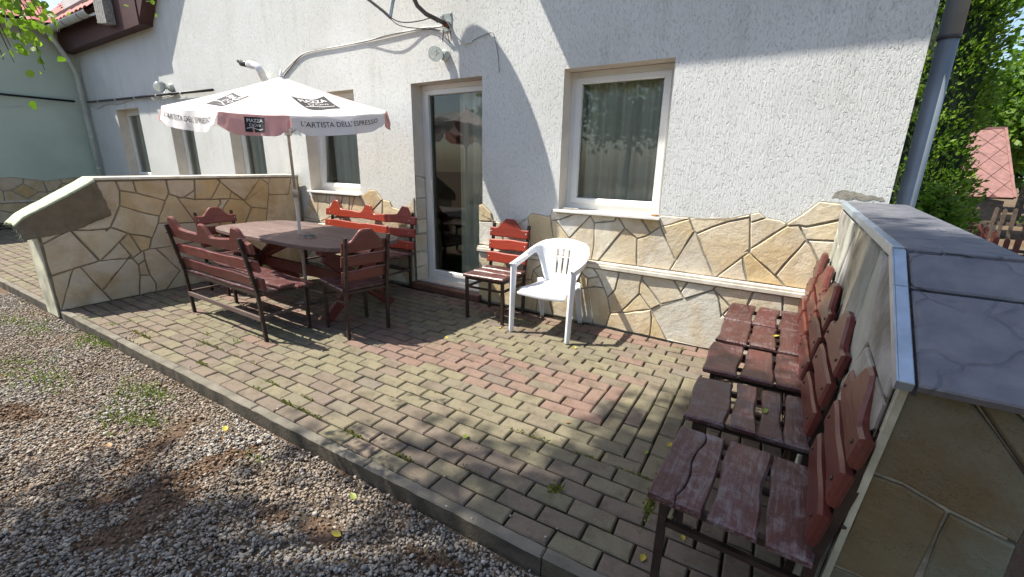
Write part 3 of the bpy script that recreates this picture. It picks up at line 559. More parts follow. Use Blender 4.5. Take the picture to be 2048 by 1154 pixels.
# one dim room behind the openings
b = MB(); x0, x1, y0, y1, z0, z1 = XL+.1, XR-.1, WY+.37, 6.9, .02, 2.75
b.quad((x0, y0, z0), (x1, y0, z0), (x1, y1, z0), (x0, y1, z0)); b.quad((x0, y0, z1), (x1, y0, z1), (x1, y1, z1), (x0, y1, z1)); b.quad((x0, y1, z0), (x1, y1, z0), (x1, y1, z1), (x0, y1, z1))
for x in (x0, -10.5, -8.4, -6.3, -4.2, -2.3, x1): b.quad((x, y0, z0), (x, y1, z0), (x, y1, z1), (x, y0, z1))
hb(b, 'room', MT['room'])
FY = 3.965
def bars(bld, x0, x1, z0, z1, w, y0, y1, M=None, bev=.006):
    M = M or Matrix()
    for lo, hi in (((x0, y0, z0), (x0+w, y1, z1)), ((x1-w, y0, z0), (x1, y1, z1)), ((x0+w, y0, z0), (x1-w, y1, z0+w)), ((x0+w, y0, z1-w), (x1-w, y1, z1))): bld.box(lo, hi, 0, bev, M)
def opening(key, name='window', tilt=0.0, sill=True):
    x0, x1, z0, z1 = OPEN[key]
    f = MB(); bars(f, x0-.0, x1+.0, z0+(.0), z1, .062, FY, FY+.07); fr = hb(f, name, MT['pvc'])
    r = MB(); y0, y1 = WY-.002, WY+.36; t = .001
    r.quad((x0-t, y0, z0), (x0-t, y1, z0), (x0-t, y1, z1), (x0-t, y0, z1)); r.quad((x1+t, y0, z0), (x1+t, y1, z0), (x1+t, y1, z1), (x1+t, y0, z1)); r.quad((x0, y0, z1+t), (x1, y0, z1+t), (x1, y1, z1+t), (x0, y1, z1+t)); r.quad((x0, y0, z0-t), (x1, y0, z0-t), (x1, y1, z0-t), (x0, y1, z0-t))
    r.build('reveal', MT['reveal'], fr)
    w = .062; M = Matrix.Translation((0, FY+.03, z0+w)) @ Matrix.Rotation(tilt, 4, 'X') @ Matrix.Translation((0, -FY-.03, -z0-w))
    s_ = MB(); bars(s_, x0+w-.012, x1-w+.012, z0+w-.012, z1-w+.012, .058, FY-.014, FY+.055, M, .008); sa = s_.build('sash', MT['pvc'], fr)
    g = MB(); a0, a1, c0_, c1_ = x0+w+.04, x1-w-.04, z0+w+.04, z1-w-.04
    g.quad(*[M @ Vector(q) for q in ((a0, FY+.02, c0_), (a1, FY+.02, c0_), (a1, FY+.02, c1_), (a0, FY+.02, c1_))]); g.build('pane', MT['glass'], fr)
    g = MB(); bars(g, a0-.004, a1+.004, c0_-.004, c1_+.004, .009, FY+.008, FY+.0175, M, 0); g.build('gasket', MT['black'], fr)
    if sill:
        q = MB(); q.slab([(x0-.03, -.055), (x1+.02, -.055), (x1+.02, .17), (x0-.03, .17)], .028, .005, Matrix.Translation((0, WY, z0-.027)) @ Matrix.Rotation(R(-3), 4, 'X')); q.build('sill', MT['sill'], fr)
    return fr
w5 = opening('w5'); w4 = opening('w4', tilt=R(-4.5)); opening('w3'); opening('w2'); opening('w1')
dr = opening('door', 'patio_door', 0, False)
b = MB(); b.tube([(-3.64, FY-.03, 1.12), (-3.64, FY-.055, 1.13), (-3.64, FY-.055, 1.26), (-3.64, FY-.03, 1.27)], .009, 8); b.build('handle', MT['pvc'], dr)
b = MB(); b.box((-3.83, 3.69, -.02), (-2.79, 3.96, .058), 0, .006); b.build('step', MT['tile'], dr)
b = MB(); b.box((-3.79, 3.93, .06), (-2.815, FY+.06, .0745), 0, .002); b.build('threshold', MT['sill'], dr)
# flagstone plinth
pl = MB(); pl.box((-2.83, 3.758, -.1), (.26, 3.81, .556)); pl.box((-6.03, 3.758, -.1), (-3.81, 3.81, .556)); pl.box((-14.2, 3.758, -.1), (-6.3, 3.81, .556))
plinth = hb(pl, 'plinth', MT['mortar_grey'])
stones(ST['upper'], wallM(3.799), plinth, MT['stone'], MT['mortar_grey'], .006, .014, 3)
stones(ST['lower'], wallM(3.7585), plinth, MT['stone'], MT['mortar_grey'], .006, .014, 4)
stones(ST['doorleft'], wallM(3.799), plinth, MT['stone'], MT['mortar_grey'], .006, .014, 5)
stones(voronoi(scatter(16, -6.0, -3.82, 0, .55, 8), [(-6.02, 0), (-3.812, 0), (-3.812, .555), (-6.02, .555)]), wallM(3.7585), plinth, MT['stone'], MT['mortar_grey'], .0065, .013, 6)
top = [(-14.15, .72)]; rr = random.Random(4); x = -14.1
while x < -6.35: top.append((x, .95+rr.uniform(-.12, .1))); x += rr.uniform(.15, .4)
clipp = [(-14.15, 0), (-6.32, 0), (-6.32, .9)]+top[::-1]
stones(voronoi(scatter(60, -14.1, -6.4, 0, .95, 9), [(-14.15, 0), (-6.32, 0), (-6.32, .93), (-14.15, .93)]), wallM(3.7585), plinth, MT['stone'], MT['mortar_grey'], .008, .013, 7)
# door jamb stones
for sx, lab in ((-3.789, 1), (-2.816, -1)):
    Mj = Matrix(((0, 0, lab, sx+lab*.0015), (1, 0, 0, 3.70), (0, 1, 0, 0), (0, 0, 0, 1)))
    pj = []; z = 0.06; rr = random.Random(31+lab)
    while z < 1.18:
        h = rr.uniform(.16, .27); d = rr.uniform(-.03, .03); y_ = .10 if z > .56 else .055
        pj.append([(y_, z), (.262, z), (.262, z+h-d), (y_, z+h)]); z += h
    stones(pj, Mj, plinth, MT['stone'], MT['mortar_grey'], .005, .006, 12+lab)
for a_, c_, sgn in ((-2.835, .27, 0), (-6.03, -3.805, 0), (-14.15, -6.3, 0)):
    b = MB(); b.box((a_, 3.722, .557), (c_, 3.80, .592), 0, .004); b.box((a_, 3.735, .5925), (c_, 3.80, .612), 0, .004); b.build('ledge', MT['ledge'], plinth)
# overhanging eaves that shade the top of the wall
b = MB(); b.box((-2.84, 3.30, 3.99), (.1, 3.80, 4.42), 0, .01); hb(b, 'eaves', MT['brownwood'])
b = MB(); b.slab([(-3.1, 3.3), (.55, 3.3), (.55, 7.6), (-3.1, 7.6)], .08, 0, Matrix.Translation((0, 0, 5.42))); hb(b, 'roof', MT['rooftile'])
b = MB(); b.box((-14.2, 3.60, 3.66), (-9.92, 3.80, 4.4), 0, .006); b.box((-14.2, 3.585, 3.64), (-9.90, 3.598, 4.2), 0, .004)
b.slab([(-9.92, 3.70), (-8.3, 5.3), (-8.4, 5.4), (-9.98, 3.9)], .2, 0, wallM(3.80)); hb(b, 'fascia', MT['brownwood'])
for i in range(5):
    b = MB(); b.box((-11.25+.085*i, 3.44, 3.80-.012*i), (-11.175+.085*i, 3.58, 4.7), 0, .006); hb(b, 'board_end', MT['greyboard'])
prof = [(.085*math.cos(t_), .085*math.sin(t_)) for t_ in [PI+PI*i/10 for i in range(11)]]
b = MB(); k = b.add([(x, 3.40+p[0], 4.02+.035*(x+11.4)*-.5+p[1]) for x in (-14.0, -11.36) for p in prof])
for i in range(10): b.face((k+i, k+i+1, k+11+i+1, k+11+i), 0, True)
gut = hb(b, 'gutter', MT['pipe_pale'])
for x in (-13.6, -12.7, -11.8):
    b = MB(); b.tube([(x, 3.40+.09*math.cos(t_), 4.02+.09*math.sin(t_)) for t_ in [PI+PI*i/8 for i in range(9)]], .006, 5); b.build('gutter_bracket', MT['darkmetal'], gut)
b = MB(); b.quad((-18.5, 3.42, 4.05), (-11.36, 3.42, 4.05), (-11.36, 5.2, 5.83), (-18.5, 5.2, 5.83)); lr = hb(b, 'lower_roof', MT['brownwood'])
tm2 = MB(); tm2.grid(lambda u, v: ((u-.5)*.235, .36*v, .36*v+.035*abs(math.sin(PI*u))**.7+.02*(1-v)), 8, 1); tm2 = tm2.mesh('roof_tile'); tm2.materials.append(MT['rooftile'])
rr = random.Random(18)
for i in range(6):
    for j in range(30):
        o = link('roof_tile', tm2, None, lr); o.location = (-11.48-.235*j, 3.37+.29*i, 4.06+.29*i+rr.uniform(-.006, .006)); o.rotation_euler = (rr.gauss(0, .02), 0, rr.gauss(0, .02))
# missing render patch low at the right-hand corner
b = MB(); b.slab(roughen([(.20, 1.285), (.30, 1.275), (.49, 1.28), (.47, 1.30), (.38, 1.305), (.33, 1.325), (.25, 1.335), (.21, 1.315)], random.Random(2), .008, .02), .003, 0, wallM(3.801), back=False); hb(b, 'bare_patch', MT['mortar_grey'])
# ------------------------------------------------------------------ wing of the house on the left
wing = empty('side_building', (-14.3, 0, 0)); tag(wing, 'side building in green-tinted shade with a red tiled roof standing left of the white house', 'building')
WI = Matrix.Translation((14.3, 0, 0))
def wb(bld, name, mat):
    o = bld.build(name, mat, wing); o.matrix_parent_inverse = WI; return o
b = MB(); b.quad((-14.19, -4, -.2), (-14.19, 3.8, -.2), (-14.19, 3.8, 4.1), (-14.19, -4, 4.1)); b.quad((-14.19, -4, -.2), (-20, -4, -.2), (-20, -4, 4.1), (-14.19, -4, 4.1)); wb(b, 'wall', MT['wing'])
Mw = Matrix(((0, 0, 1, -14.19), (1, 0, 0, 0), (0, 1, 0, 0), (0, 0, 0, 1)))
wp = MB(); wp.box((-14.185, -2, -.1), (-14.15, 3.8, .5)); wpl = wb(wp, 'plinth', MT['mortar_grey'])
stones(voronoi(scatter(26, .3, 3.72, .5, .98, 19), [(.3, .5), (3.74, .5), (3.74, .94), (3.3, 1.0), (2.8, .93), (2.3, 1.02), (1.6, .95), (.3, 1.0)]), Mw, wpl, MT['stone_warm'], MT['mortar_grey'], .011, .013, 21)
stones(voronoi(scatter(20, .3, 3.72, 0, .48, 23), [(.3, 0), (3.74, 0), (3.74, .49), (.3, .49)]), Matrix.Translation((.04, 0, 0)) @ Mw, wpl, MT['stone_warm'], MT['mortar_grey'], .011, .013, 22)
b = MB(); b.box((-14.19, -2, .492), (-14.12, 3.75, .525), 0, .004); b.build('ledge', MT['ledge'], wpl)
rf = MB(); rf.quad((-13.75, -4, 4.06), (-13.75, 3.55, 4.06), (-17, 3.55, 6.1), (-17, -4, 6.1)); roof = wb(rf, 'roof', MT['brownwood'])
rr = random.Random(8)
tm = MB()
tm.grid(lambda u, v: (-.36*v, (u-.5)*.235, .225*v+.035*abs(math.sin(PI*u))**.7+.02*(1-v)), 8, 1); tme = tm.mesh('roof_tile'); tme.materials.append(MT['rooftile'])
for i in range(4):
    for j in range(24):
        o = link('roof_tile', tme, None, roof); o.location = (-13.70-.29*i, 3.42-.235*j, 4.09+.182*i+rr.uniform(-.004, .004)); o.rotation_euler = (0, rr.gauss(0, .015), rr.gauss(0, .015))
b = MB(); 
prof = [(.075*math.cos(t_), .075*math.sin(t_)) for t_ in [PI+PI*i/10 for i in range(11)]]
k = b.add([(-13.66+p[0], y, 4.05+p[1]) for y in (-4, 3.5) for p in prof])
for i in range(10): b.face((k+i, k+i+1, k+11+i+1, k+11+i), 0, True)
wb(b, 'gutter', MT['pipe_pale'])
b = MB(); b.tube([(-13.68, 3.3, 4.0), (-13.70, 3.35, 3.92), (-13.98, 3.68, 3.35), (-14.02, 3.71, 3.2), (-14.02, 3.71, .1)], .048, 12); dp = wb(b, 'downpipe', MT['pipe_pale'])
for z in (2.85, 1.9, 1.2):
    b = MB(); b.lathe([(.053, -.02), (.056, -.01), (.056, .01), (.053, .02)], (-14.02, 3.71, z), 14); b.build('clip', MT['pipe_pale'], dp)
b = MB(); b.tube([(-14.12, -3, 2.72), (-14.12, 3.6, 2.66)], .022, 8); wb(b, 'wall_pipe', MT['black'])
b = MB(); b.tube([(-14.09, 3.2, .05), (-14.09, -2, .05)], .04, 8); wb(b, 'floor_pipe', MT['darkmetal'])
# ------------------------------------------------------------------ left garden wall with the carpet
LA = Vector((-5.95, 1.02, 0)); LB = Vector((-6.06, 3.75, 0)); dv = (LB-LA).normalized(); nv = Vector((dv.y, -dv.x, 0))
ML = Matrix(((dv.x, 0, nv.x, LA.x), (dv.y, 0, nv.y, LA.y), (0, 1, 0, 0), (0, 0, 0, 1)))
lw = empty('garden_wall', LA); lw_inv = Matrix.Translation(-LA)
tag(lw, 'tan flagstone garden wall at the left end of the patio, its end sloping under a carpet', 'wall')
def lb(bld, name, mat): o = bld.build(name, mat, lw); o.matrix_parent_inverse = lw_inv; return o
b = MB(); b.slab([(0, -.12), (2.74, -.12), (2.74, 1.244), (.52, 1.244), (0, .92)], .30, 0, ML @ Matrix.Translation((0, 0, -.30)))
core = lb(b, 'core', MT['mortar'])
stones(ST['left'], ML, core, MT['stone_warm'], MT['mortar'], .007, .014, 41)
b = MB(); b.slab([(-.014, -.06), (-.002, -.06), (-.002, .91), (-.014, .90)], .312, .002, ML @ Matrix.Translation((0, 0, -.305))); lb(b, 'end_render', MT['quoin'])
b = MB(); b.slab([(.50, 1.2445), (2.74, 1.2445), (2.74, 1.2575), (.50, 1.2575)], .345, .002, ML @ Matrix.Translation((0, 0, -.32))); b.slab([(.50, 1.258), (2.74, 1.258), (2.74, 1.272), (.50, 1.272)], .332, .003, ML @ Matrix.Translation((0, 0, -.32))); lb(b, 'coping', MT['ledge'])
# carpet offcut
def L3(a, b_, t): return tuple(a[i]+(b_[i]-a[i])*t for i in range(len(a)))
def carpet_pt(u, v):
    T = L3((.50, 1.276), (-.06, .945), u/.86) if u < .86 else L3((-.06, .945), (-.135, .872), (u-.86)/.14)
    Bm = L3((.565, .895), (.24, .757), u/.5) if u < .5 else L3((.24, .757), (-.10, .722), (u-.5)/.5)
    nn = mnoise.noise((u*5, v*5, 3.3)); n2 = mnoise.noise((u*17, v*17, 1.3))
    if v < .42:
        k = v/.42; w = -.25+.28*k; z = T[1]+.006*nn-.02*(k**6)
        s = T[0]
    else:
        k = (v-.42)/.58; s = T[0]+(Bm[0]-T[0])*k; z = T[1]-.02+(Bm[1]-T[1]+.02)*k; w = .030+.014*math.sin(k*2.2+u*5)+.012*nn*k
    fr = .010*n2 if (u < .02 or u > .98 or v > .98) else 0
    return ML @ Vector((s+fr, z+.003*n2+fr, w))
b = MB(); b.grid(carpet_pt, 46, 40)
for j in range(40):
    for i in range(46): b.mi[j*46+i] = 1 if j/40 < .44+.015*mnoise.noise((i*.5, 0, 0)) else 0
rr = random.Random(3)
car = empty('carpet_offcut', ML @ Vector((.2, 1.05, 0))); tag(car, 'frayed brown carpet offcut draped over the sloping end of the stone wall', 'carpet')
o = b.build('pile', [MT['carpet'], MT['carpet_pale']], car); o.matrix_parent_inverse = Matrix.Translation(-car.location); sm = o.modifiers.new('t', 'SOLIDIFY'); sm.thickness = .008
b = MB()
for i in range(60):
    u, v = (1, rr.random()) if rr.random() < .5 else (rr.random(), 1)
    p = Vector(carpet_pt(u, v)); d = Vector((rr.gauss(0, .01), rr.gauss(-.012 if u == 1 else 0, .012), -rr.uniform(.005, .04)))
    b.tube([p, p+d*.5+Vector((rr.gauss(0, .004), 0, 0)), p+d], [.0012, .001, .0006], 4)
o = b.build('fringe', MT['carpet_pale'], car); o.matrix_parent_inverse = Matrix.Translation(-car.location)

# ------------------------------------------------------------------ right garden wall with slate coping
rw = empty('coped_wall', (.4, 2.4, 0)); rw_inv = Matrix.Translation((-.4, -2.4, 0))
tag(rw, 'stone garden wall on the right with grey slate coping and a sloping front end', 'wall')
def rb(bld, name, mat): o = bld.build(name, mat, rw); o.matrix_parent_inverse = rw_inv; return o
def xin(z): return .222+.058*z/1.235
def xout(y, z): t_ = (y-1.2)/2.55; return (.49+.085*t_)+.08*(1-z/1.235)**1.0
prof = [(3.757, -.12), (1.372, -.12), (1.258, 1.02), (1.63, 1.232), (3.757, 1.232)]
b = MB(); ki = b.add([(xin(z), y, z) for y, z in prof]); ko = b.add([(xout(y, z), y, z) for y, z in prof])
for i in range(5): j = (i+1) % 5; b.face((ki+i, ki+j, ko+j, ko+i))
b.face(tuple(range(ki, ki+5))); b.face(tuple(range(ko+4, ko-1, -1)))
rcore = rb(b, 'core', MT['mortar_grey'])
MI = Matrix(((0, .058/1.235, -1, .2215), (1, 0, 0, 0), (0, 1, -.047, 0), (0, 0, 0, 1)))
stones(voronoi(scatter(24, 1.4, 3.72, 0, 1.2, 55), [(1.368, 0), (3.74, 0), (3.74, 1.222), (1.642, 1.222), (1.268, 1.01)]), MI, rcore, MT['stone_cool'], MT['mortar_dark'], .0085, .012, 56)
sl_ = -.112/1.02
MF = Matrix(((1, 0, 0, 0), (0, sl_, -1, 1.3715), (0, 1, sl_, 0), (0, 0, 0, 1)))
stones([[(.278, 1.0), (.38, 1.012), (.51, .851), (.548, .80), (.548, .665), (.422, .70), (.335, .735), (.262, .742)], [(.385, 1.012), (.447, 1.004), (.545, .92), (.548, .80), (.51, .851)], [(.262, .742), (.335, .735), (.422, .70), (.42, .40), (.245, .40)], [(.422, .70), (.548, .664), (.553, .4), (.42, .4)], [(.245, .4), (.42, .4), (.4, 0), (.226, 0)], [(.42, .4), (.553, .4), (.56, 0), (.4, 0)]], MF, rcore, MT['stone_dark'], MT['mortar_dark'], .0055, .013, 57)
b = MB(); b.bar([(.224, 1.364, -.02), (.278, 1.243, 1.03)], .016); rb(b, 'edge_trim', MT['quoin'])
# coping tiles
ys = [1.636, 1.905, 2.50, 3.12, 3.745]
for y0, y1 in zip(ys[:-1], ys[1:]):
    b = MB(); g = .004; b.slab([(.287, y0+g), (xout(y0, 1.2)+.022, y0+g), (xout(y1, 1.2)+.022, y1-g), (.287, y1-g)], .026, .004, Matrix.Translation((0, 0, 1.236))); rb(b, 'coping_tile', MT['slate'])
def slp(t): return (1.632-.43*t, 1.236-.232*t)
for t0, t1 in ((.0, .33), (.33, 1.0)):
    (ya, za), (yb, zb) = slp(t0), slp(t1); L = math.hypot(yb-ya, zb-za); an = math.atan2(zb-za, yb-ya)
    Ms = Matrix.Translation((0, ya, za)) @ Matrix.Rotation(an-PI, 4, 'X') @ Matrix.Rotation(PI, 4, 'Z')
    ax = Vector((0, yb-ya, zb-za)).normalized(); nz_ = Vector((0, -ax.z, ax.y)); nz_ = nz_ if nz_.z > 0 else -nz_
    Ms = Matrix(((1, 0, 0, 0), (0, ax.y, nz_.y, ya), (0, ax.z, nz_.z, za), (0, 0, 0, 1)))
    b = MB(); b.slab([(.287, .006), (xout(1.4, 1.2)+.02, .006), (xout(1.3, 1.2)+.016, L-.004), (.287, L-.004)], .026, .004, Ms); rb(b, 'coping_tile', MT['slate'])
    b = MB(); b.slab([(.252, 0), (.2795, 0), (.2795, L-.002), (.252, L-.002)], .030, .002, Ms); b.slab([(.248, 0), (.2515, 0), (.2515, L-.002), (.248, L-.002)], .03, 0, Ms); rb(b, 'edge_strip', MT['alu'])
b = MB(); b.box((.2797, 1.20, 1.0), (.2868, 1.25, 1.02)); b.box((.2797, 1.64, 1.2325), (.2868, 3.745, 1.250)); b.build('groove_dark_strip', MT['groove'], rcore)  # black strip added to darken the groove beside the coping
b = MB(); b.box((.252, 1.636, 1.2335), (.2795, 3.745, 1.266), 0, .002); rb(b, 'edge_strip', MT['alu'])

# ------------------------------------------------------------------ furniture
def wavy(x0, x1, ya, yb, rr, amp=.006, n=10, hump=None):
    """board outline, long axis x, lower edge ya, upper edge yb (+ hump(x))"""
    ph = [rr.uniform(0, 6) for _ in range(4)]
    f = lambda x, k: amp*(math.sin(x*9+ph[k])+.6*math.sin(x*21+ph[k+1]))
    low = [(x0+(x1-x0)*i/n, ya+f(x0+(x1-x0)*i/n, 0)) for i in range(n+1)]
    N = n if not hump else max(n, int((x1-x0)/.018))
    up = [(x0+(x1-x0)*i/N, yb+f(x0+(x1-x0)*i/N, 2)*(.5 if hump else 1)+(hump(x0+(x1-x0)*i/N) if hump else 0)) for i in range(N, -1, -1)]
    return low+up
def bump1(x, c, w, h):
    d = abs(x-c)/w
    if d >= 1: return 0
    d = max(0, (d-.2)/.8); return h*(.5+.5*math.cos(PI*d))
def seat_furniture(name, label, cat, loc, rz, seed, Lw, humps, bench=False, group=None, back='wood_back', seat='wood_seat', H=1.0, inn=.032, crack=False, ws=None):
    """front faces local -y; Lw = length of the boards along x"""
    rr = random.Random(seed); t = empty(name, loc, rz); tag(t, label, cat, group)
    lx = Lw/2-(.10 if bench else inn); D = .20
    post = lambda z: D+.012+max(0, z-.43)*.17          # y of the rear post at height z
    for sx in (-1, 1):
        MB().bar([(sx*lx, -D, 0), (sx*lx, -D, .418)], .026).build('leg', MT['steel'], t)
        MB().bar([(sx*lx, D-.005, 0), (sx*lx, D+.012, .43), (sx*lx, post(.885*H), .885*H)], .026).build('leg', MT['steel'], t)
    f = MB()
    for y in (-D, D): f.bar([(-lx, y, .408), (lx, y, .408)], .024)
    for sx in (-1, 1): f.bar([(sx*lx, -D, .4075), (sx*lx, D, .4075)], .024)
    f.build('seat_frame', MT['steel'], t)
    f = MB(); zz = .20 if bench else .30
    for sx in (-1, 1): f.bar([(sx*lx, -D, zz+.02), (sx*lx, D, zz+.02)], .02)
    if bench: f.slab([(-lx, zz-.018), (lx, zz-.018), (lx, zz+.022), (-lx, zz+.022)], .018, .002, Matrix(((1, 0, 0, 0), (0, 0, -1, D+.02), (0, 1, 0, 0), (0, 0, 0, 1))))
    else: f.bar([(-lx, -D, zz+.02), (lx, -D, zz+.02)], .018)
    f.build('stretcher', MT['steel'] if not bench else MT['wood_rail'], t)
    ws = ws or [(-D-.05, -D+.118), (-D+.135, -D+.272), (-D+.287, D+.008)]
    for i, (a, c) in enumerate(ws):
        if crack and i == 0:
            cm = (a+c)/2+.012; cr = [(-Lw/2+.008+(Lw-.016)*q/14, cm+.009*math.sin(q*.8)+rr.uniform(-.004, .004)) for q in range(15)]
            lo = [(-Lw/2+.008, a), (Lw/2-.008, a+.004)]+[(x, y-.0018) for x, y in cr[::-1]]; hi = [(x, y+.0018) for x, y in cr]+[(Lw/2-.008, c), (0, c+.006), (-Lw/2+.008, c-.004)]
            for pz, poly_ in enumerate((lo, hi)): MB().slab(poly_, .030, .004, Matrix.Translation((0, 0, .421+.002*pz))).build('seat_slat', MT[seat], t)
            continue
        p = wavy(-Lw/2+rr.uniform(0, .014), Lw/2-rr.uniform(0, .014), a, c, rr, .0055 if not bench else .0045, 12)
        MB().slab(p, .030, .008, Matrix.Translation((0, 0, .4205+rr.uniform(0, .004))) @ Matrix.Rotation(rr.gauss(0, .012), 4, 'Y') @ Matrix.Rotation(rr.gauss(0, .01), 4, 'X')).build('seat_slat', MT[seat], t)
    an = math.atan(.17)
    def slat(z0, z1, hump=None):
        p = wavy(-Lw/2+rr.uniform(0, .012), Lw/2-rr.uniform(0, .012), z0, z1, rr, .0045, 14, hump)
        zc = z0; yb = post(zc)-.015-.033
        M = Matrix.Translation((0, yb, 0)) @ Matrix(((1, 0, 0, 0), (0, math.sin(an), -math.cos(an), 0), (0, math.cos(an), math.sin(an), zc), (0, 0, 0, 1))) @ Matrix.Translation((0, -z0, -.033))
        s_ = MB().slab(p, .033, .009, M).build('back_slat', MT[back], t)
        for sx in (-1, 1):
            zb = (z0+z1)/2; q = M @ Vector((sx*lx, zb, .033)); nn = (M.to_3x3() @ Vector((0, 0, 1)))
            MB().lathe([(.007, 0), (.0065, .003), (.003, .005)], q, 8, axis=nn).build('bolt', MT['steel' if back == 'wood_chair' else 'bolt'], s_)
            MB().lathe([(.007, 0), (.0065, .004), (.004, .012)], Vector((sx*lx, post(zb)+.018, zb)), 8, axis=-nn).build('bolt', MT['steel'], s_)
    if bench: slat(.468, .568); slat(.612, .712)
    else: slat(.505*H, .60*H); slat(.635*H, .735*H)
    slat(.762*H, .852*H, lambda x: sum(bump1(x, c, .135 if bench else .155, .105) for c in humps)-.012*math.cos(x*PI/Lw*(len(humps))))
    return t
def bench(label, loc, rz, seed, L, **kw):
    return seat_furniture('bench', label, 'bench', loc, rz, seed, L, (-L*.38, 0, L*.38), True, **kw)
def chair(label, loc, rz, seed, **kw):
    return seat_furniture('chair', label, 'chair', loc, rz, seed, kw.pop('Lw', .445), (0,), False, **kw)
bench('red wooden bench with its slatted back to the gravel, in front of the table', (-4.21, 1.955, 0), PI, 11, 1.5, group='wooden benches at the table')
bench('bright red wooden bench against the house wall behind the table, under the tilted window', (-4.55, 3.46, 0), 0, 12, 1.70, group='wooden benches at the table', back='wood_red')
chair('dark red wooden chair at the left end of the table, by the tan stone wall', (-5.37, 2.42, 0), PI/2, 13, group='wooden chairs')
chair('red wooden chair at the right end of the table, its back to the camera', (-3.20, 2.41, 0), -PI/2+R(-11), 14, group='wooden chairs')
chair('bright red wooden chair standing beside the patio door', (-2.372, 3.42, 0), R(2), 15, group='wooden chairs', back='wood_red', Lw=.47)
yy = [(1.475, 'nearest red chair along the right wall, its seat worn grey and cracked', -.005, 21), (2.03, 'second nearest red chair along the right wall, a leaf on its seat', -.02, 22), (2.555, 'middle one of the five red chairs along the right wall', -.035, 23), (3.04, 'second farthest red chair along the right wall, a yellow leaf on its seat', -.04, 24), (3.485, 'farthest red chair along the right wall, up against the house plinth', -.05, 25)]
for y, lab, dx, sd in yy:
    chair(lab, (dx, y, 0), -PI/2+R(random.Random(sd).uniform(-2, 2)), sd, group='wooden chairs', Lw=.445 if sd > 21 else .47, inn=.055, back='wood_chair', seat='wood_seat_old' if sd in (21, 22) else 'wood_seat', crack=sd == 21, ws=[(-.25, -.088), (-.072, .02), (.034, .118), (.13, .208)] if sd == 22 else None)
# table
TC = Vector((-4.37, 2.69, 0)); tb = empty('table', TC); tag(tb, 'weathered oval plank table with crossed trestle legs under the parasol', 'table')
ax_, ay_, ex = 1.15, .485, 4.2
def half(y): 
    q = min(1, abs(y)/ay_); return ax_*(1-q**ex)**(1/ex)
npk = 6; wpk = 2*ay_/npk; rr = random.Random(77)
for i in range(npk):
    y0 = -ay_+i*wpk+.0045; y1 = y0+wpk-.009; N = 10
    pts = [(half(y0+(y1-y0)*j/N), y0+(y1-y0)*j/N) for j in range(N+1)]; pts = pts+[(-x, y) for x, y in pts[::-1]]
    if area(pts) < 0: pts = pts[::-1]
    q = []
    for p in pts:
        if not q or math.hypot(p[0]-q[-1][0], p[1]-q[-1][1]) > .003: q.append(p)
    MB().slab(q, .038, .004, Matrix.Translation((0, 0, .702+rr.uniform(-.0015, .0015)))).build('plank', MT['wood_table'], tb)
for x in (-.86, .86):
    MB().box((x-.045, -.40, .652), (x+.045, .40, .7005), 0, .004).build('batten', MT['wood_leg'], tb)
    for sg, dx in ((1, -.026), (-1, .026)):
        a = Vector((x+dx, -.37*sg, .0)); c = Vector((x+dx, .36*sg, .652)); d = (c-a).normalized(); w_ = Vector((0, d.z, -d.y))*.065
        p = [a-w_+d*.0, a+w_, c+w_, c-w_]; p2 = [(q.y, max(0.0, q.z)) for q in p]
        MB().slab(p2, .046, .004, Matrix(((0, 0, 1, x+dx-.023), (1, 0, 0, 0), (0, 1, 0, 0), (0, 0, 0, 1)))).build('leg', MT['wood_leg'], tb)
MB().box((-.83, -.022, .27), (.83, .022, .385), 0, .004).build('stretcher', MT['wood_leg'], tb)
for sg in (1, -1):
    MB().slab([(.12, .66), (.02, .655), (.74*1, .38), (.80, .40)], .04, .003, Matrix(((sg, 0, 0, 0), (0, 0, -1, .02), (0, 1, 0, 0), (0, 0, 0, 1)))).build('brace', MT['wood_leg'], tb)
# glass ashtray
as_ = MB().lathe([(.052, 0), (.055, .006), (.062, .030), (.058, .032), (.050, .010), (.0, .009)], (0, 0, 0), 20).build('ashtray', MT['lampglass']); as_.location = (-4.0, 2.535, .7405); tag(as_, 'clear glass ashtray on the table beside the parasol pole', 'ashtray')

# white plastic armchair
pc = empty('plastic_chair', (-1.745, 3.40, 0), R(4)); tag(pc, 'white plastic armchair between the red chair and the window', 'chair')
def sol(o, t_=.008, sub=1):
    s_ = o.modifiers.new('s', 'SOLIDIFY'); s_.thickness = t_; s_.offset = 0
    if sub: q = o.modifiers.new('u', 'SUBSURF'); q.levels = sub; q.render_levels = sub
    return o
def seat_fn(u, v):
    x = (u-.5)*2; w = .232-.03*v; y = -.235+.45*v
    z = .425-.025*v+.012*x*x-.012*math.sin(PI*v)
    if v < .12: z -= .045*(1-v/.12)**2; y -= .0
    if abs(x) > .86: z -= .03*((abs(x)-.86)/.14)**2
    return (x*w, y, z)
sol(MB().grid(seat_fn, 14, 14).build('seat', MT['plastic'], pc), .01)
sol(MB().grid(lambda u, v: ((u-.5)*.455, -.236-.004*math.sin(PI*u), .385-.035*v+.02*abs(u-.5)), 10, 2).build('apron', MT['plastic'], pc), .01)
CP = [(.278, -.245), (.288, -.12), (.288, .02), (.268, .15), (.205, .245), (.10, .285), (0, .293)]
RZ = [.632, .648, .672, .715, .768, .798, .806]
def cpt(k, tab):
    k = max(0, min(5.9999, k)); i = int(k); f = k-i; a, b_, c, d = tab[max(i-1, 0)], tab[i], tab[i+1], tab[min(i+2, 6)]
    h = lambda p0, p1, p2, p3: .5*((2*p1)+(p2-p0)*f+(2*p0-5*p1+4*p2-p3)*f*f+(3*p1-p0-3*p2+p3)*f**3)
    return tuple(h(*q) for q in zip(a, b_, c, d)) if isinstance(a, tuple) else h(a, b_, c, d)
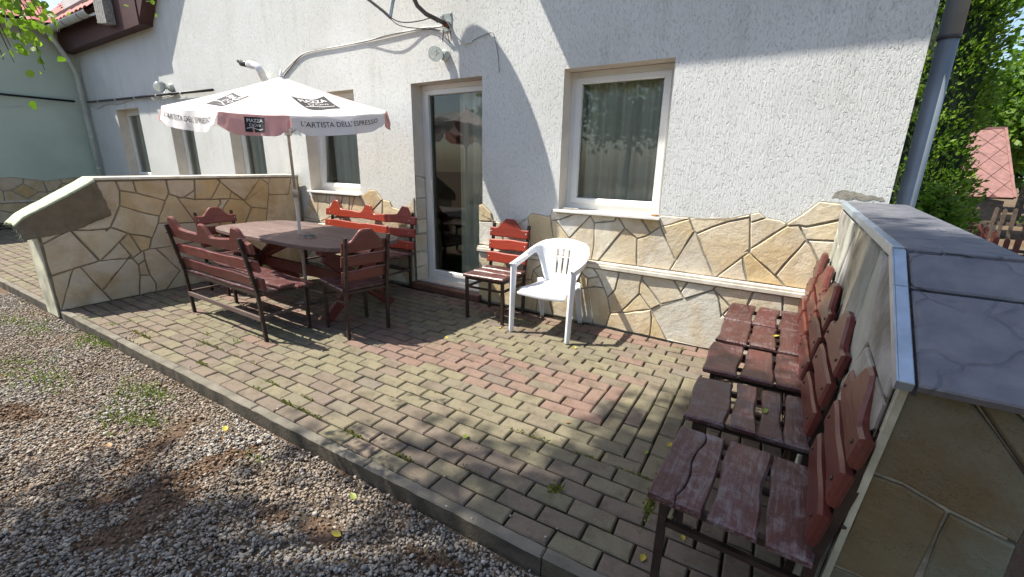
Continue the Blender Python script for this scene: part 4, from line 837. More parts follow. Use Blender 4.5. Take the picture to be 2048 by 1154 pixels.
def shell(u, v):
    """u runs from the left arm round the back to the right arm, v from the lower edge to the rim"""
    sgn = -1 if u < .5 else 1; k = (1-abs(u-.5)*2)*6
    x, y = cpt(k, CP); zt = cpt(k, RZ)
    t_ = max(0, min(1, (k-3.25)/1.15)); t_ = t_*t_*(3-2*t_)
    zl = (zt-.062)*(1-t_)+.405*t_
    z = zl+(zt-zl)*v; dep = (zt-z)
    sc = 1-.42*dep*t_; y2 = y-.20*dep*t_
    out = .022*max(0, (v-.8)/.2)**2
    return (sgn*(x*sc+out*(1 if k < 4.5 else .3)), y2+out*(.0 if k < 3.5 else 1), z)
def slot(u, v): return (any(abs(u-c) < .0062 for c in (.452, .5, .548)) and .20 < v < .74) or (.02 < abs(abs(u-.5)-.205) < .0 )
sol(MB().grid(shell, 84, 16, skip=slot).build('backrest', MT['plastic'], pc), .009, 1)
for sx in (-1, 1):
    sol(MB().grid(lambda u, v: (sx*(.262+.044*v-.01*u), -.255+.30*u, .636+.035*u-.012*(v-.5)**2*4), 8, 4).build('armrest', MT['plastic'], pc), .012)
    def leg_fn(u, v, f0, f1, w0, w1, dx, dy):
        c = L3(f0, f1, v); w = w0+(w1-w0)*v; a = (u-.5)*2
        return (sx*(c[0]+(a if a > 0 else 0)*0+(w*a*.5)), c[1]+(w*.75*abs(a)**1.5)*dy, c[2])
    sol(MB().grid(lambda u, v: leg_fn(u, v, (.272, -.275, 0), (.278, -.245, .635), .044, .060, 0, .95), 6, 10).build('leg', MT['plastic'], pc), .010)
    sol(MB().grid(lambda u, v: leg_fn(u, v, (.20, .285, 0), (.185, .195, .43), .04, .07, 0, -.8), 6, 8).build('leg', MT['plastic'], pc), .009)
# ------------------------------------------------------------------ parasol
PC = Vector((-4.27, 2.6, 0)); par = empty('parasol', PC); tag(par, 'white and faded red advertising parasol with black coffee logos over the table', 'parasol')
RIB = [(-120, 1.905), (-60, 1.815), (-30, 1.805), (30, 1.915), (60, 1.985), (120, 2.0), (150, 1.98), (210, 1.945)]
RR, ZA = .955, 2.225
def rimpt(i):
    a, z = RIB[i % 8]; return Vector((RR*math.cos(R(a)), RR*math.sin(R(a)), z))
def panel(i, t, v, off=0.0):
    """t across 0..1, v from rim 0 to apex 1"""
    A, B = rimpt(i), rimpt(i+1); P = A.lerp(B, t); ap = Vector((0, 0, ZA))
    chord = (B-A).length; sag = .05*chord*math.sin(PI*t)*math.sin(PI*min(1, v*.9+.1))
    q = P.lerp(ap, v); q.z -= sag+.012*math.sin(PI*v)
    q.z += (.007*math.sin(t*13+i*2+v*9)+.004*math.sin(t*7-v*16+i))*(1-v)*math.sin(PI*t)
    nrm = (B-A).cross(ap-A).normalized(); nrm = nrm if nrm.z > 0 else -nrm
    return q+nrm*off
def valance(i, t, w, off=0.0):
    A, B = rimpt(i), rimpt(i+1); P = A.lerp(B, t); e = (B-A); out = Vector((e.y, -e.x, 0)).normalized()
    out = out if out.dot(P) > 0 else -out
    h = .155*(.60+.40*min(1, math.sin(PI*t)*1.9)); sg = .05*e.length*math.sin(PI*t)*.31
    wv = (.020*math.sin(t*9+i*1.7)+.014*math.sin(t*21+i)+.006*math.sin(t*47+i*3))*w
    return P+Vector((0, 0, -sg-h*w))+out*(.006+.02*w+wv+off)
white = [0, 2, 4, 6]
def text_mesh(body, size, bold=False):
    cu = bpy.data.curves.new('t', 'FONT'); cu.body = body; cu.size = size; cu.align_x = 'CENTER'; cu.align_y = 'CENTER'; cu.resolution_u = 3
    if bold: cu.offset = size*.022
    o = bpy.data.objects.new('t', cu); COL.objects.link(o); dg = bpy.context.evaluated_depsgraph_get(); dg.update()
    me = o.evaluated_get(dg).to_mesh(); vs = [tuple(x.co[:2]) for x in me.vertices]; fs = [tuple(p.vertices) for p in me.polygons]
    bpy.data.objects.remove(o); return vs, fs
def decal(fn, body, size, cx, cy, mat, parent, name='lettering', bold=False, sx=1.0):
    vs, fs = text_mesh(body, size, bold); b = MB(); b.add([fn(cx+x*sx, cy+y) for x, y in vs]); [b.face(f) for f in fs]
    return b.build(name, MT[mat], parent)
for i in range(8):
    wht = i in white; m_ = MT['canvas'] if wht else MT['canvas_pink']; mp_ = MT['canvas'] if wht else MT['canvas_pale']
    pn = MB().grid(lambda u, v: panel(i, u, v), 18 if wht else 10, 12).build('canopy_panel', mp_, par)
    vl = MB().grid(lambda u, v: valance(i, u, v), 24 if wht else 14, 5).build('valance', m_, par)
    ch = (rimpt(i+1)-rimpt(i)).length
    flip = -1
    # print on the canvas, placed as the photograph shows it
    if wht:
        vfun = lambda x, y: valance(i, .5+x/ch, .45-y/.165, .0035)
        decal(vfun, "L'ARTISTA DELL' ESPRESSO", .064, 0, 0, 'ink', vl, sx=1.04)
        pl_len = .95
        pf = lambda x, y, o=.006: panel(i, .5+(x/ch)/max(.2, 1-(.40+y/pl_len)), .40+y/pl_len, o)
        b = MB(); b.grid(lambda u, v: pf((u-.5)*.33, (v-.5)*.27, .0045), 8, 6); pt = b.build('logo_print', MT['ink'], pn)
        decal(lambda x, y: pf(x, y, .0075), 'PIAZZA', .082, 0, .068, 'ink_white', pn, bold=True, sx=.98)
        decal(lambda x, y: pf(x, y, .0075), "D'Oro", .074, .015, -.006, 'ink_white', pn)
        b = MB(); b.grid(lambda u, v: pf(-.15+.29*u, -.068+.020*math.sin(u*6.0)+(v-.5)*.012, .0075), 16, 1); b.build('logo_swash', MT['ink_white'], pn)
        decal(lambda x, y: pf(x, y, .0075), 'E S P R E S S O', .018, .02, -.098, 'ink_white', pn)
    else:
        vfun = lambda x, y, o=.003: valance(i, .5+x/ch, .47-y/.165, o)
        b = MB(); b.grid(lambda u, v: vfun((u-.5)*.145, (v-.5)*.118, .003), 8, 6); b.build('logo_print', MT['ink'], vl)
        decal(lambda x, y: vfun(x, y, .0055), 'PIAZZA', .036, 0, .030, 'ink_white', vl, bold=True, sx=.95)
        decal(lambda x, y: vfun(x, y, .0055), "D'Oro", .033, 0, -.005, 'ink_white', vl)
        b = MB(); b.grid(lambda u, v: vfun(-.06+.12*u, -.032+.009*math.sin(u*6.0)+(v-.5)*.006, .0055), 12, 1); b.build('logo_swash', MT['ink_white'], vl)
    A = rimpt(i)
    MB().tube([Vector((0, 0, ZA-.03)), A*.55+Vector((0, 0, ZA*.45-.03)), A+Vector((0, 0, -.012))], .005, 6).build('rib', MT['pole'], par)
    MB().tube([Vector((.02*math.cos(R(RIB[i][0])), .02*math.sin(R(RIB[i][0])), 1.72)), A*.52+Vector((0, 0, ZA*.48-.035))], .0045, 6).build('strut', MT['pole'], par)
MB().tube([(0, 0, .01), (0, 0, 1.15)], .0165, 14).tube([(0, 0, 1.15), (0, 0, ZA)], .0135, 14).build('pole', MT['pole'], par)
MB().lathe([(.026, 1.12), (.026, 1.18), (.02, 1.19)], (0, 0, 0), 14).build('pole_joint', MT['pole'], par)
MB().lathe([(.03, 1.70), (.034, 1.71), (.034, 1.75), (.03, 1.76)], (0, 0, 0), 12).build('runner', MT['plastic'], par)
MB().lathe([(.02, ZA), (.022, ZA+.012), (.012, ZA+.03), (.006, ZA+.055), (.0, ZA+.06)], (0, 0, 0), 12).build('finial', MT['plastic'], par)
MB().lathe([(.13, 0), (.13, .012), (.03, .02), (.026, .16)], (0, 0, .004), 18).build('base', MT['darkmetal'], par)

# ------------------------------------------------------------------ things on the wall
sd = empty('satellite_dish', (-3.24, 3.8, 2.83)); tag(sd, 'satellite dish on a rusty bent wall bracket above the patio door', 'satellite dish'); SI = Matrix.Translation((3.24, -3.8, -2.83))
def sb(bld, name, mat, par_=sd): o = bld.build(name, mat, par_); o.matrix_parent_inverse = SI; return o
b = MB(); b.slab([(-3.315, 2.745), (-3.185, 2.745), (-3.185, 2.905), (-3.315, 2.905)], .006, .001, wallM(3.7995)); sb(b, 'wall_plate', MT['galv'])
for px, pz in ((-3.30, 2.89), (-3.20, 2.89), (-3.30, 2.76), (-3.20, 2.76)):
    sb(MB().lathe([(.008, 0), (.008, .006), (.004, .009)], (px, 3.793, pz), 6, axis=(0, -1, 0)), 'bolt', MT['bolt'])
sb(MB().tube([(-3.225, 3.79, 2.795), (-3.235, 3.74, 2.80)], .030, 14), 'socket', MT['rust'])
sb(MB().tube([(-3.228, 3.77, 2.80), (-3.26, 3.66, 2.82), (-3.31, 3.56, 2.85), (-3.36, 3.50, 2.91), (-3.39, 3.47, 3.0), (-3.405, 3.455, 3.15), (-3.41, 3.45, 3.5)], .021, 14), 'arm', MT['darkmetal'])
sb(MB().lathe([(.026, -.02), (.028, -.01), (.028, .01), (.026, .02)], (-3.393, 3.467, 3.02), 12), 'band', MT['black'])
el = R(29); DC = Vector((-3.53, 3.33, 3.38)); ndir = Vector((0, -math.cos(el), math.sin(el)))
Md = Matrix.Translation(DC) @ ndir.to_track_quat('Z', 'Y').to_matrix().to_4x4()
b = MB(); b.grid(lambda u, v: Md @ Vector((.43*u*math.cos(2*PI*v), .46*u*math.sin(2*PI*v), .10*u*u-.05)), 8, 32); sb(b, 'reflector', MT['galv'])
sb(MB().box((-3.46, 3.42, 3.28), (-3.36, 3.50, 3.46), 0, .005), 'clamp', MT['darkmetal'])
sb(MB().bar([(-3.40, 3.19, 2.735), (-3.49, 3.20, 2.80), (-3.70, 3.17, 2.945), (-3.95, 3.0, 3.12)], .020), 'feed_arm', MT['darkmetal'])
sb(MB().slab([(-.016, 0), (.016, 0), (.016, .42), (-.016, .42)], .012, .001, Matrix.Translation((-3.41, 3.2, 2.74)) @ Matrix(((1, .12, 0, 0), (0, .22, -1, 0), (0, .97, .2, 0), (0, 0, 0, 1)))), 'feed_stay', MT['galv'])
sb(MB().tube([(-3.96, 2.99, 3.10), (-3.97, 3.06, 3.20)], .03, 12), 'receiver_head', MT['plastic'])
# rust runs under the bracket
b = MB()
for x0, x1, z1 in ((-3.30, -3.315, 2.66), (-3.255, -3.22, 2.64), (-3.21, -3.20, 2.66)):
    b.slab([(x0-.006, 2.745), (x0+.008, 2.745), (x1+.003, z1), (x1-.003, z1)], .0012, 0, wallM(3.799))
sb(b, 'rust_stain', MT['rust'])
def cable(pts, r, mat, label, y=3.788, n=6):
    P = [Vector((p[0], p[2] if len(p) > 2 else y, p[1])) for p in pts]; q = []
    for i in range(len(P)-1):
        a, b_, c, d = P[max(i-1, 0)], P[i], P[i+1], P[min(i+2, len(P)-1)]
        for k in range(5):
            t = k/5; q.append(.5*((2*b_)+(c-a)*t+(2*a-5*b_+4*c-d)*t*t+(3*b_-a-3*c+d)*t**3))
    q.append(P[-1]); o = MB().tube(q, r, n).build('cable', MT[mat]); tag(o, label, 'cable'); return o
cable([(-3.26, 2.78, 3.74), (-3.40, 2.80), (-3.62, 2.815), (-4.2, 2.80), (-4.82, 2.795), (-5.30, 2.80), (-5.66, 2.79), (-5.95, 2.70), (-6.2, 2.58), (-6.28, 2.45)], .008, 'cable_w', 'white cable bundle drooping along the wall from the dish bracket to the left')
cable([(-3.28, 2.775, 3.74), (-3.5, 2.80), (-4.0, 2.80, 3.75), (-4.5, 2.79), (-5.0, 2.80), (-5.6, 2.80), (-5.98, 2.66), (-6.24, 2.52)], .005, 'cable_d', 'thin dark cable running beside the white cable bundle')
cable([(-3.41, 2.745, 3.19), (-3.36, 2.715, 3.25), (-3.29, 2.72, 3.33), (-3.25, 2.76, 3.45), (-3.24, 2.80, 3.55), (-3.25, 2.79, 3.66)], .0045, 'cable_d', 'upper dark cable looping from the dish arm to the bracket')
cable([(-3.42, 2.745, 3.19), (-3.37, 2.69, 3.25), (-3.30, 2.68, 3.35), (-3.26, 2.70, 3.5), (-3.25, 2.73, 3.7)], .004, 'cable_d', 'lower dark cable looping from the dish arm to the bracket')
cable([(-3.25, 2.85, 3.70), (-3.19, 2.80, 3.74), (-3.13, 2.70, 3.77), (-3.05, 2.62), (-2.97, 2.605), (-2.92, 2.615)], .006, 'cable_w', 'short white cable curving down right of the dish bracket')
cable([(-2.95, 2.607), (-2.86, 2.635), (-2.77, 2.652), (-2.68, 2.658), (-2.645, 2.58), (-2.615, 2.45), (-2.60, 2.31)], .0026, 'cable_d', 'thin dark wire kinked on the white wall right of the bracket')
def lamp(name, label, x, z, s=1.0):
    t = empty(name, (x, 3.8, z)); tag(t, label, 'lamp')
    MB().lathe([(.052*s, 0), (.054*s, .02), (.048*s, .045), (.036*s, .06)], (0, -.001, 0), 20, axis=(0, -1, 0)).build('mount', MT['pipe_pale'], t)
    pr = [(.034*s, 0), (.05*s, .012), (.066*s, .04), (.071*s, .07), (.066*s, .10), (.048*s, .125), (.02*s, .138), (.0, .14)]
    MB().lathe([(r_, h*s) for r_, h in pr], (-.012*s, -.058*s, 0), 22, axis=(-.35, -1, -.05)).build('globe', MT['lampglass'], t)
    return t
lamp('wall_lamp', 'round glass wall lamp under the satellite bracket above the patio door', -3.27, 2.525)
lamp('wall_lamp', 'small glass wall lamp on the shaded wall left of the parasol', -9.62, 2.66, 1.35)
fl = empty('boiler_flue', (-6.72, 3.8, 2.54)); tag(fl, 'white boiler flue elbow with a black tip, jutting from the wall above the parasol', 'flue'); FI = Matrix.Translation((6.72, -3.8, -2.54))
def fb(bld, name, mat): o = bld.build(name, mat, fl); o.matrix_parent_inverse = FI; return o
fb(MB().tube([(-6.62, 3.80, 2.53), (-6.50, 3.70, 2.55), (-6.43, 3.64, 2.585), (-6.41, 3.61, 2.63), (-6.44, 3.60, 2.675), (-6.52, 3.60, 2.70), (-6.66, 3.60, 2.725)], .046, 16), 'elbow', MT['plastic'])
fb(MB().lathe([(.075, 0), (.075, .012), (.06, .03)], (-6.62, 3.80, 2.53), 18, axis=(0, -1, 0)), 'collar', MT['plastic'])
for k in range(4): fb(MB().lathe([(.049, -.006), (.052, 0), (.049, .006)], Vector((-6.55-.027*k, 3.60, 2.706+.005*k)), 16, axis=(-.98, 0, .18)), 'ridge', MT['plastic'])
fb(MB().tube([(-6.65, 3.60, 2.724), (-6.74, 3.60, 2.74), (-6.84, 3.60, 2.758)], [.043, .042, .04], 14), 'tip', MT['black'])
fb(MB().tube([(-6.83, 3.60, 2.775), (-6.91, 3.60, 2.79)], .024, 10), 'inner_tip', MT['black'])
pp = empty('black_pipe', (-11, 3.76, 2.6)); tag(pp, 'black pipe with white clips running along the shaded wall to the corner', 'pipe'); PI_ = Matrix.Translation((11, -3.76, -2.6))
o = MB().tube([(-13.9, 3.755, 2.65), (-12, 3.755, 2.605), (-10, 3.755, 2.565), (-8.1, 3.755, 2.52)], .021, 8).build('pipe', MT['black'], pp); o.matrix_parent_inverse = PI_
for k, x in enumerate((-13.2, -12.2, -11.2, -10.2, -9.2)):
    o = MB().lathe([(.026, -.015), (.028, 0), (.026, .015)], (x, 3.757, 2.63-.0225*(x+13.2)), 10, axis=(1, 0, -.02)).build('clip', MT['plastic'], pp); o.matrix_parent_inverse = PI_
cable([(-13.95, 2.62), (-13.5, 2.50), (-12.9, 2.56), (-12.2, 2.53), (-11.3, 2.57), (-10.4, 2.52), (-9.4, 2.55)], .008, 'cable_w', 'white cable sagging under the black pipe on the shaded wall')
cable([(-13.9, 2.64), (-14.05, 2.56, 3.2), (-14.08, 2.42, 2.4), (-14.08, 2.52, 1.6)], .007, 'cable_w', 'pale wire sagging across the green-tinted wall', n=5)
rd = empty('downpipe', (.625, 3.99, 0)); tag(rd, 'thick grey rainwater downpipe at the right-hand corner of the house', 'downpipe')
MB().tube([(0, 0, -.4), (0, 0, 2.3)], .052, 20).build('lower_pipe', MT['pipe_grey'], rd)
MB().tube([(0, 0, 2.27), (0, 0, 5.3)], .057, 20).build('upper_pipe', MT['pipe_grey'], rd)
MB().lathe([(.058, 2.255), (.060, 2.26), (.060, 2.268), (.058, 2.272)], (0, 0, 0), 20).build('joint', MT['cable_d'], rd)
# curtains and things on the sills
def curtain(label, x0, x1, z0, z1, y, seed, folds=16):
    rr = random.Random(seed); ph = [rr.uniform(0, 6) for _ in range(3)]
    f = lambda u, v: (x0+(x1-x0)*u, y+.022*math.sin(u*folds+ph[0]+.4*math.sin(v*2))+.012*math.sin(u*folds*2.3+ph[1]), z0+(z1-z0)*v)
    tag(MB().grid(f, 90, 6).build('curtain', MT['curtain']), label, 'curtain')
curtain('pale green curtain hanging across the large window right of the plastic chair', -1.86, -1.0, .95, 2.45, 4.09, 1, 26)
curtain('pale green curtain drawn to the right side of the patio door', -3.33, -2.75, .1, 2.45, 4.09, 2, 22)
curtain('pale green curtain behind the tilted window above the bright red bench', -5.75, -4.80, .98, 2.35, 4.16, 3, 24)
curtain('pale curtain in the window nearest the parasol pole on its left', -7.83, -7.28, .95, 2.4, 4.075, 4, 15)
curtain('pale curtain in the second window from the green-tinted corner', -9.95, -9.4, .95, 2.4, 4.075, 5, 15)
curtain('grey curtain in the window nearest the green-tinted corner', -12.42, -11.32, 1.0, 2.45, 4.075, 6, 22)
o = MB().lathe([(.0, 0), (.028, .004), (.032, .014), (.02, .024), (.0, .026)], (0, 0, 0), 12).build('pebble', MT['brownleaf']); o.location = (-.99, 3.775, 1.062); o.scale = (1.1, .8, .8); tag(o, 'small brown stone at the right end of the large window sill', 'stone')
o = MB().box((-.075, -.02, 0), (.075, .02, .014), 0, .004).build('slat', MT['greyboard']); o.location = (-1.78, 3.80, 1.066); o.rotation_euler = (0, 0, .05); tag(o, 'flat grey slat lying at the left end of the large window sill', 'slat')
# ------------------------------------------------------------------ plants
def leaf_cloud(name, pts, dirs, size, mat, parent, seed, aspect=.7, droop=.3, round_=False):
    """pts (N,3): one folded leaf (4 triangles as 2 quads) per point"""
    g = np.random.default_rng(seed); N = len(pts)
    d = dirs+g.normal(0, .55, (N, 3)); d[:, 2] -= droop; d /= np.linalg.norm(d, axis=1)[:, None]+1e-9
    r = np.cross(d, g.normal(0, 1, (N, 3))); r /= np.linalg.norm(r, axis=1)[:, None]+1e-9
    n_ = np.cross(d, r); s = size*g.uniform(.6, 1.25, (N, 1)); w = s*aspect*.5
    if round_: ring = [(0, 0, 0), (.12, .62, .05), (.38, 1.0, .10), (.68, .72, .06), (1.0, 0, -.06), (.68, -.72, .06), (.38, -1.0, .10), (.12, -.62, .05)]
    else: ring = [(0, 0, 0), (.45, 1, .10), (1, 0, 0), (.45, -1, .10)]
    K = len(ring); V = np.stack([pts+d*s*a+r*w*b_+n_*s*c for a, b_, c in ring]+[pts+d*s*.5], 1).reshape(-1, 3); base = (np.arange(N)*(K+1))[:, None]
    F = np.concatenate([base+np.array(list(range(0, K//2+1))+[K]) if False else base+np.array(list(range(0, K//2+1))), base+np.array(list(range(K//2, K))+[0])], 1).reshape(-1)
    kk = K//2+1; me = bpy.data.meshes.new(name); nf = N*2
    me.vertices.add(len(V)); me.vertices.foreach_set('co', V.astype(np.float32).reshape(-1)); me.loops.add(len(F)); me.loops.foreach_set('vertex_index', F.astype(np.int32))
    me.polygons.add(nf); me.polygons.foreach_set('loop_start', np.arange(0, nf*kk, kk, dtype=np.int32)); me.polygons.foreach_set('loop_total', np.full(nf, kk, dtype=np.int32)); me.update()
    return link(name, me, MT[mat], parent)
def clumps(c, rad, nc, per, cr, seed, shell=.55, flat=1.0):
    g = np.random.default_rng(seed); d = g.normal(0, 1, (nc, 3)); d /= np.linalg.norm(d, axis=1)[:, None]
    rr_ = (shell+(1-shell)*g.random((nc, 1)))*g.uniform(.75, 1.08, (nc, 1)); cc = d*rr_*np.array(rad)
    k = g.normal(0, 1, (nc, per, 3)); k /= np.linalg.norm(k, axis=2)[..., None]
    q = k*(g.random((nc, per, 1))**.45)*cr*np.array([1, 1, .6*flat]); pts = cc[:, None]+q
    out = (cc/np.array(rad))[:, None]*.6+k*.7
    return pts.reshape(-1, 3)+np.array(c), out.reshape(-1, 3)+np.array([0, 0, .2])
def tree(name, label, base, trunk, crown, leafmat, size, nc, per, cr, seed, limbs=7, rad=(1, 1, 1), group=None, shell=.5):
    t = empty(name, base); tag(t, label, 'tree', group); rr = random.Random(seed); B = Vector(base); c = Vector(crown)-B
    tr = Vector(trunk)-B; b = MB(); r0 = (tr.length)*.035
    b.tube([(0, 0, -.1), tr*.35+Vector((rr.uniform(-.05, .05), .04, 0)), tr*.7, tr], [r0*1.2, r0, r0*.8, r0*.6], 10)
    for i in range(limbs):
        d = Vector((rr.gauss(0, 1), rr.gauss(0, 1), rr.gauss(.2, .6))).normalized(); e = c+Vector((d.x*rad[0], d.y*rad[1], d.z*rad[2]))*.8; s = tr*rr.uniform(.75, 1)
        b.tube([s, s.lerp(e, .45)+Vector((0, 0, .12)), e], [r0*.45, r0*.28, r0*.08], 6)
    b.build('trunk', MT['bark'], t)
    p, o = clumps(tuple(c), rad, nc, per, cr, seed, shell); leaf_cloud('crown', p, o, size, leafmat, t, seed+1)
    return t
# birch left of the camera that throws the dappled shade, its twigs hang into the picture
SHT = tree('birch_tree', 'leafy birch hanging in from the upper left corner', (-7.6, -3.4, GZ), (-6.6, -2.4, 5.6), (-4.75, -1.4, 8.0), 'leaf', .115, 125, 40, .34, 101, 9, (1.75, 1.5, .9), shell=.1)
TB = np.array((7.6, 3.4, -GZ))
for j_, (tx, ty, zc_, ra, nc_) in enumerate(((-2.0, .12, 7.4, (1.1, .5, .5), 70), (.80, 2.0, 7.8, (.32, 1.15, .4), 62), (.72, 1.2, 7.2, (.35, .4, .4), 42), (-.25, 1.95, 8.4, (.45, 1.0, .5), 70), (.0, 1.0, 7.6, (.55, .55, .5), 70), (-.3, .75, 8.2, (.9, .7, .5), 34), (-.35, 1.5, 7.0, (.35, .7, .4), 26))):
    p, o = clumps(tuple(np.array((tx-SX*zc_, ty-SY*zc_, zc_))+TB), ra, nc_, 46, .34, 103+j_, .1); leaf_cloud('crown', p, o, .115, 'leaf', SHT, 110+j_)
g = np.random.default_rng(12); lp = []; ld = []
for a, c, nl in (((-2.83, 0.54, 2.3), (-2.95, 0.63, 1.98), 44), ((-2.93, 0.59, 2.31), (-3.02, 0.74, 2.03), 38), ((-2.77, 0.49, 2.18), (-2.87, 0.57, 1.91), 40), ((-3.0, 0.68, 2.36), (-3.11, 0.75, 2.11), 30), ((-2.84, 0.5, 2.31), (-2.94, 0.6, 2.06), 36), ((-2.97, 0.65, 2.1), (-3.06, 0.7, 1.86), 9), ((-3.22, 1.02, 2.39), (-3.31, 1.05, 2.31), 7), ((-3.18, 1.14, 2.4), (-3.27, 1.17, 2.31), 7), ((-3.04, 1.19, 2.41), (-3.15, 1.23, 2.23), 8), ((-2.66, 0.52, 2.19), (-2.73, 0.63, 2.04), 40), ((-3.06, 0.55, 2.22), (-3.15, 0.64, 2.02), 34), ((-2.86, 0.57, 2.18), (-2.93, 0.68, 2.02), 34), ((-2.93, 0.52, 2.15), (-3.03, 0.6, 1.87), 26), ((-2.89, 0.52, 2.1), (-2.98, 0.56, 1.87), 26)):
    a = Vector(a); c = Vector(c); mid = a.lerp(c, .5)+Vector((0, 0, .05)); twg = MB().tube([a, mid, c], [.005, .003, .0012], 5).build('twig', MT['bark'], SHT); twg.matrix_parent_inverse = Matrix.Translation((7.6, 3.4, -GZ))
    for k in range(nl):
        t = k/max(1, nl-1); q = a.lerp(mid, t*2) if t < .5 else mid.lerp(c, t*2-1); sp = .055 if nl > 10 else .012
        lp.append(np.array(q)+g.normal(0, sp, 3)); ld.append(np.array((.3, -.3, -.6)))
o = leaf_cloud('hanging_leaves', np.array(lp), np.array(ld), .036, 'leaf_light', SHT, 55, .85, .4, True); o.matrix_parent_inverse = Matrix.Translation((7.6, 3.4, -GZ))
# trees behind the camera, mirrored in the panes
for i, (x, y, h, r_) in enumerate(((-9, -7.5, 5, 2.4), (-5.5, -8.5, 5.5, 2.6), (-1.5, -9, 5.2, 2.6), (2.5, -8, 5.5, 2.5), (6.5, -8.5, 5, 2.5))):
    tree('garden_tree', ('broad tree behind the camera mirrored in the panes, %s of its row') % ['farthest left', 'second from the left', 'middle', 'second from the right', 'farthest right'][i], (x, y, GZ), (x, y, h*.55), (x, y, h*.55+.6), 'leaf', .22, 90, 40, .75, 200+i, 6, (r_, r_*.8, h*.42), 'trees behind the camera', .4)
# hedge-like conifers and trees to the right of the house
def conifer(label, base, h, r_, seed, n):
    t = empty('thuja_tree', base); tag(t, label, 'tree'); g = np.random.default_rng(seed)
    MB().tube([(0, 0, -.2), (0, 0, h*.5), (0, 0, h*.95)], [.11, .07, .02], 8).build('trunk', MT['bark'], t)
    nc = n//26; zf = g.random(nc)**.9; ang = g.uniform(0, 2*PI, nc); prof_ = r_*(1-zf**2.6)*(.82+.18*np.sin(zf*19+ang*2))*g.uniform(.80, 1.06, nc)
    cc = np.stack([prof_*np.cos(ang), prof_*np.sin(ang), .12+zf*(h-.12)], 1); outd = np.stack([np.cos(ang), np.sin(ang), np.full(nc, .55)], 1)
    k = g.normal(0, 1, (nc, 26, 3))*np.array([.075, .075, .10]); pts = (cc[:, None]+k).reshape(-1, 3); d = np.repeat(outd[:, None], 26, 1).reshape(-1, 3)
    leaf_cloud('crown', pts, d, .085, 'thuja', t, seed+1, .5, -.3)
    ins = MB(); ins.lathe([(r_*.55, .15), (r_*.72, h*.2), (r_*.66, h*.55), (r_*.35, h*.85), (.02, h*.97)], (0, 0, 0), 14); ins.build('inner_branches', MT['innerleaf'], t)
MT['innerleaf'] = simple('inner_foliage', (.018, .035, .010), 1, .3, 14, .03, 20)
conifer('tall dense green thuja behind the grey downpipe', (1.62, 10.5, -.4), 8.0, .85, 301, 36000)
conifer('low bright thuja shrub at the foot of the coped wall beside the downpipe', (1.42, 7.2, -.4), 1.55, .36, 303, 7000)
tree('broadleaf_tree', 'light green broadleaf tree behind the shed with the pink roof', (6.4, 22.0, -.4), (6.4, 22.0, 2.4), (6.3, 22, 3.4), 'leaf', .22, 120, 40, .7, 320, 8, (2.4, 1.8, 2.3), None, .4)
tree('broadleaf_tree', 'leafy bush growing right of the pink-roofed shed', (5.3, 14.6, -.4), (5.3, 14.6, .7), (5.35, 14.6, 1.1), 'leaf', .13, 70, 36, .4, 321, 6, (1.0, .8, 1.1), None, .4)
tree('broadleaf_tree', 'dark tall tree at the top right against the sky', (9.2, 30, -.4), (9.2, 30, 6), (9.3, 30, 7.0), 'leaf_dark', .4, 90, 36, 1.1, 322, 8, (2.6, 2.2, 3.6), None, .4)
tree('broadleaf_tree', 'green tree filling the gap between the thuja and the shed', (4.6, 20.0, -.4), (4.6, 20.0, 2.2), (4.6, 20.0, 3.0), 'leaf', .2, 110, 40, .65, 323, 8, (1.7, 1.4, 2.2), None, .4)
for i, (x, y, r_, hh) in enumerate(((8.5, 26, 3.0, 3.4), (13, 24, 3, 3), (4.6, 27, 3.2, 2.8), (17, 22, 3.2, 3.5))):
    tree('broadleaf_tree', ['wide tree at the back of the garden, left of the dark tall tree', 'round tree at the back of the garden outside the right edge', 'wide low tree far behind the thuja', 'far right tree at the back of the garden'][i], (x, y, -.4), (x, y, hh*.6), (x, y, hh*.9), 'leaf_dark', .4, 80, 36, 1.0, 330+i, 7, (r_, r_*.7, hh*.8), 'trees at the back of the garden', .4)
# ------------------------------------------------------------------ shed and fences
shd = empty('garden_shed', (3.82, 15.0, -.5)); tag(shd, 'small garden shed with a pink-red diamond shingle roof', 'shed')
def shq(bld, name, mat, par_=shd): return bld.build(name, mat, par_)
x0, x1 = -1.0, .41
shq(MB().box((x0+.1, .15, 0), (x1-.1, 2.0, 1.3)), 'wall', MT['darkmetal'])
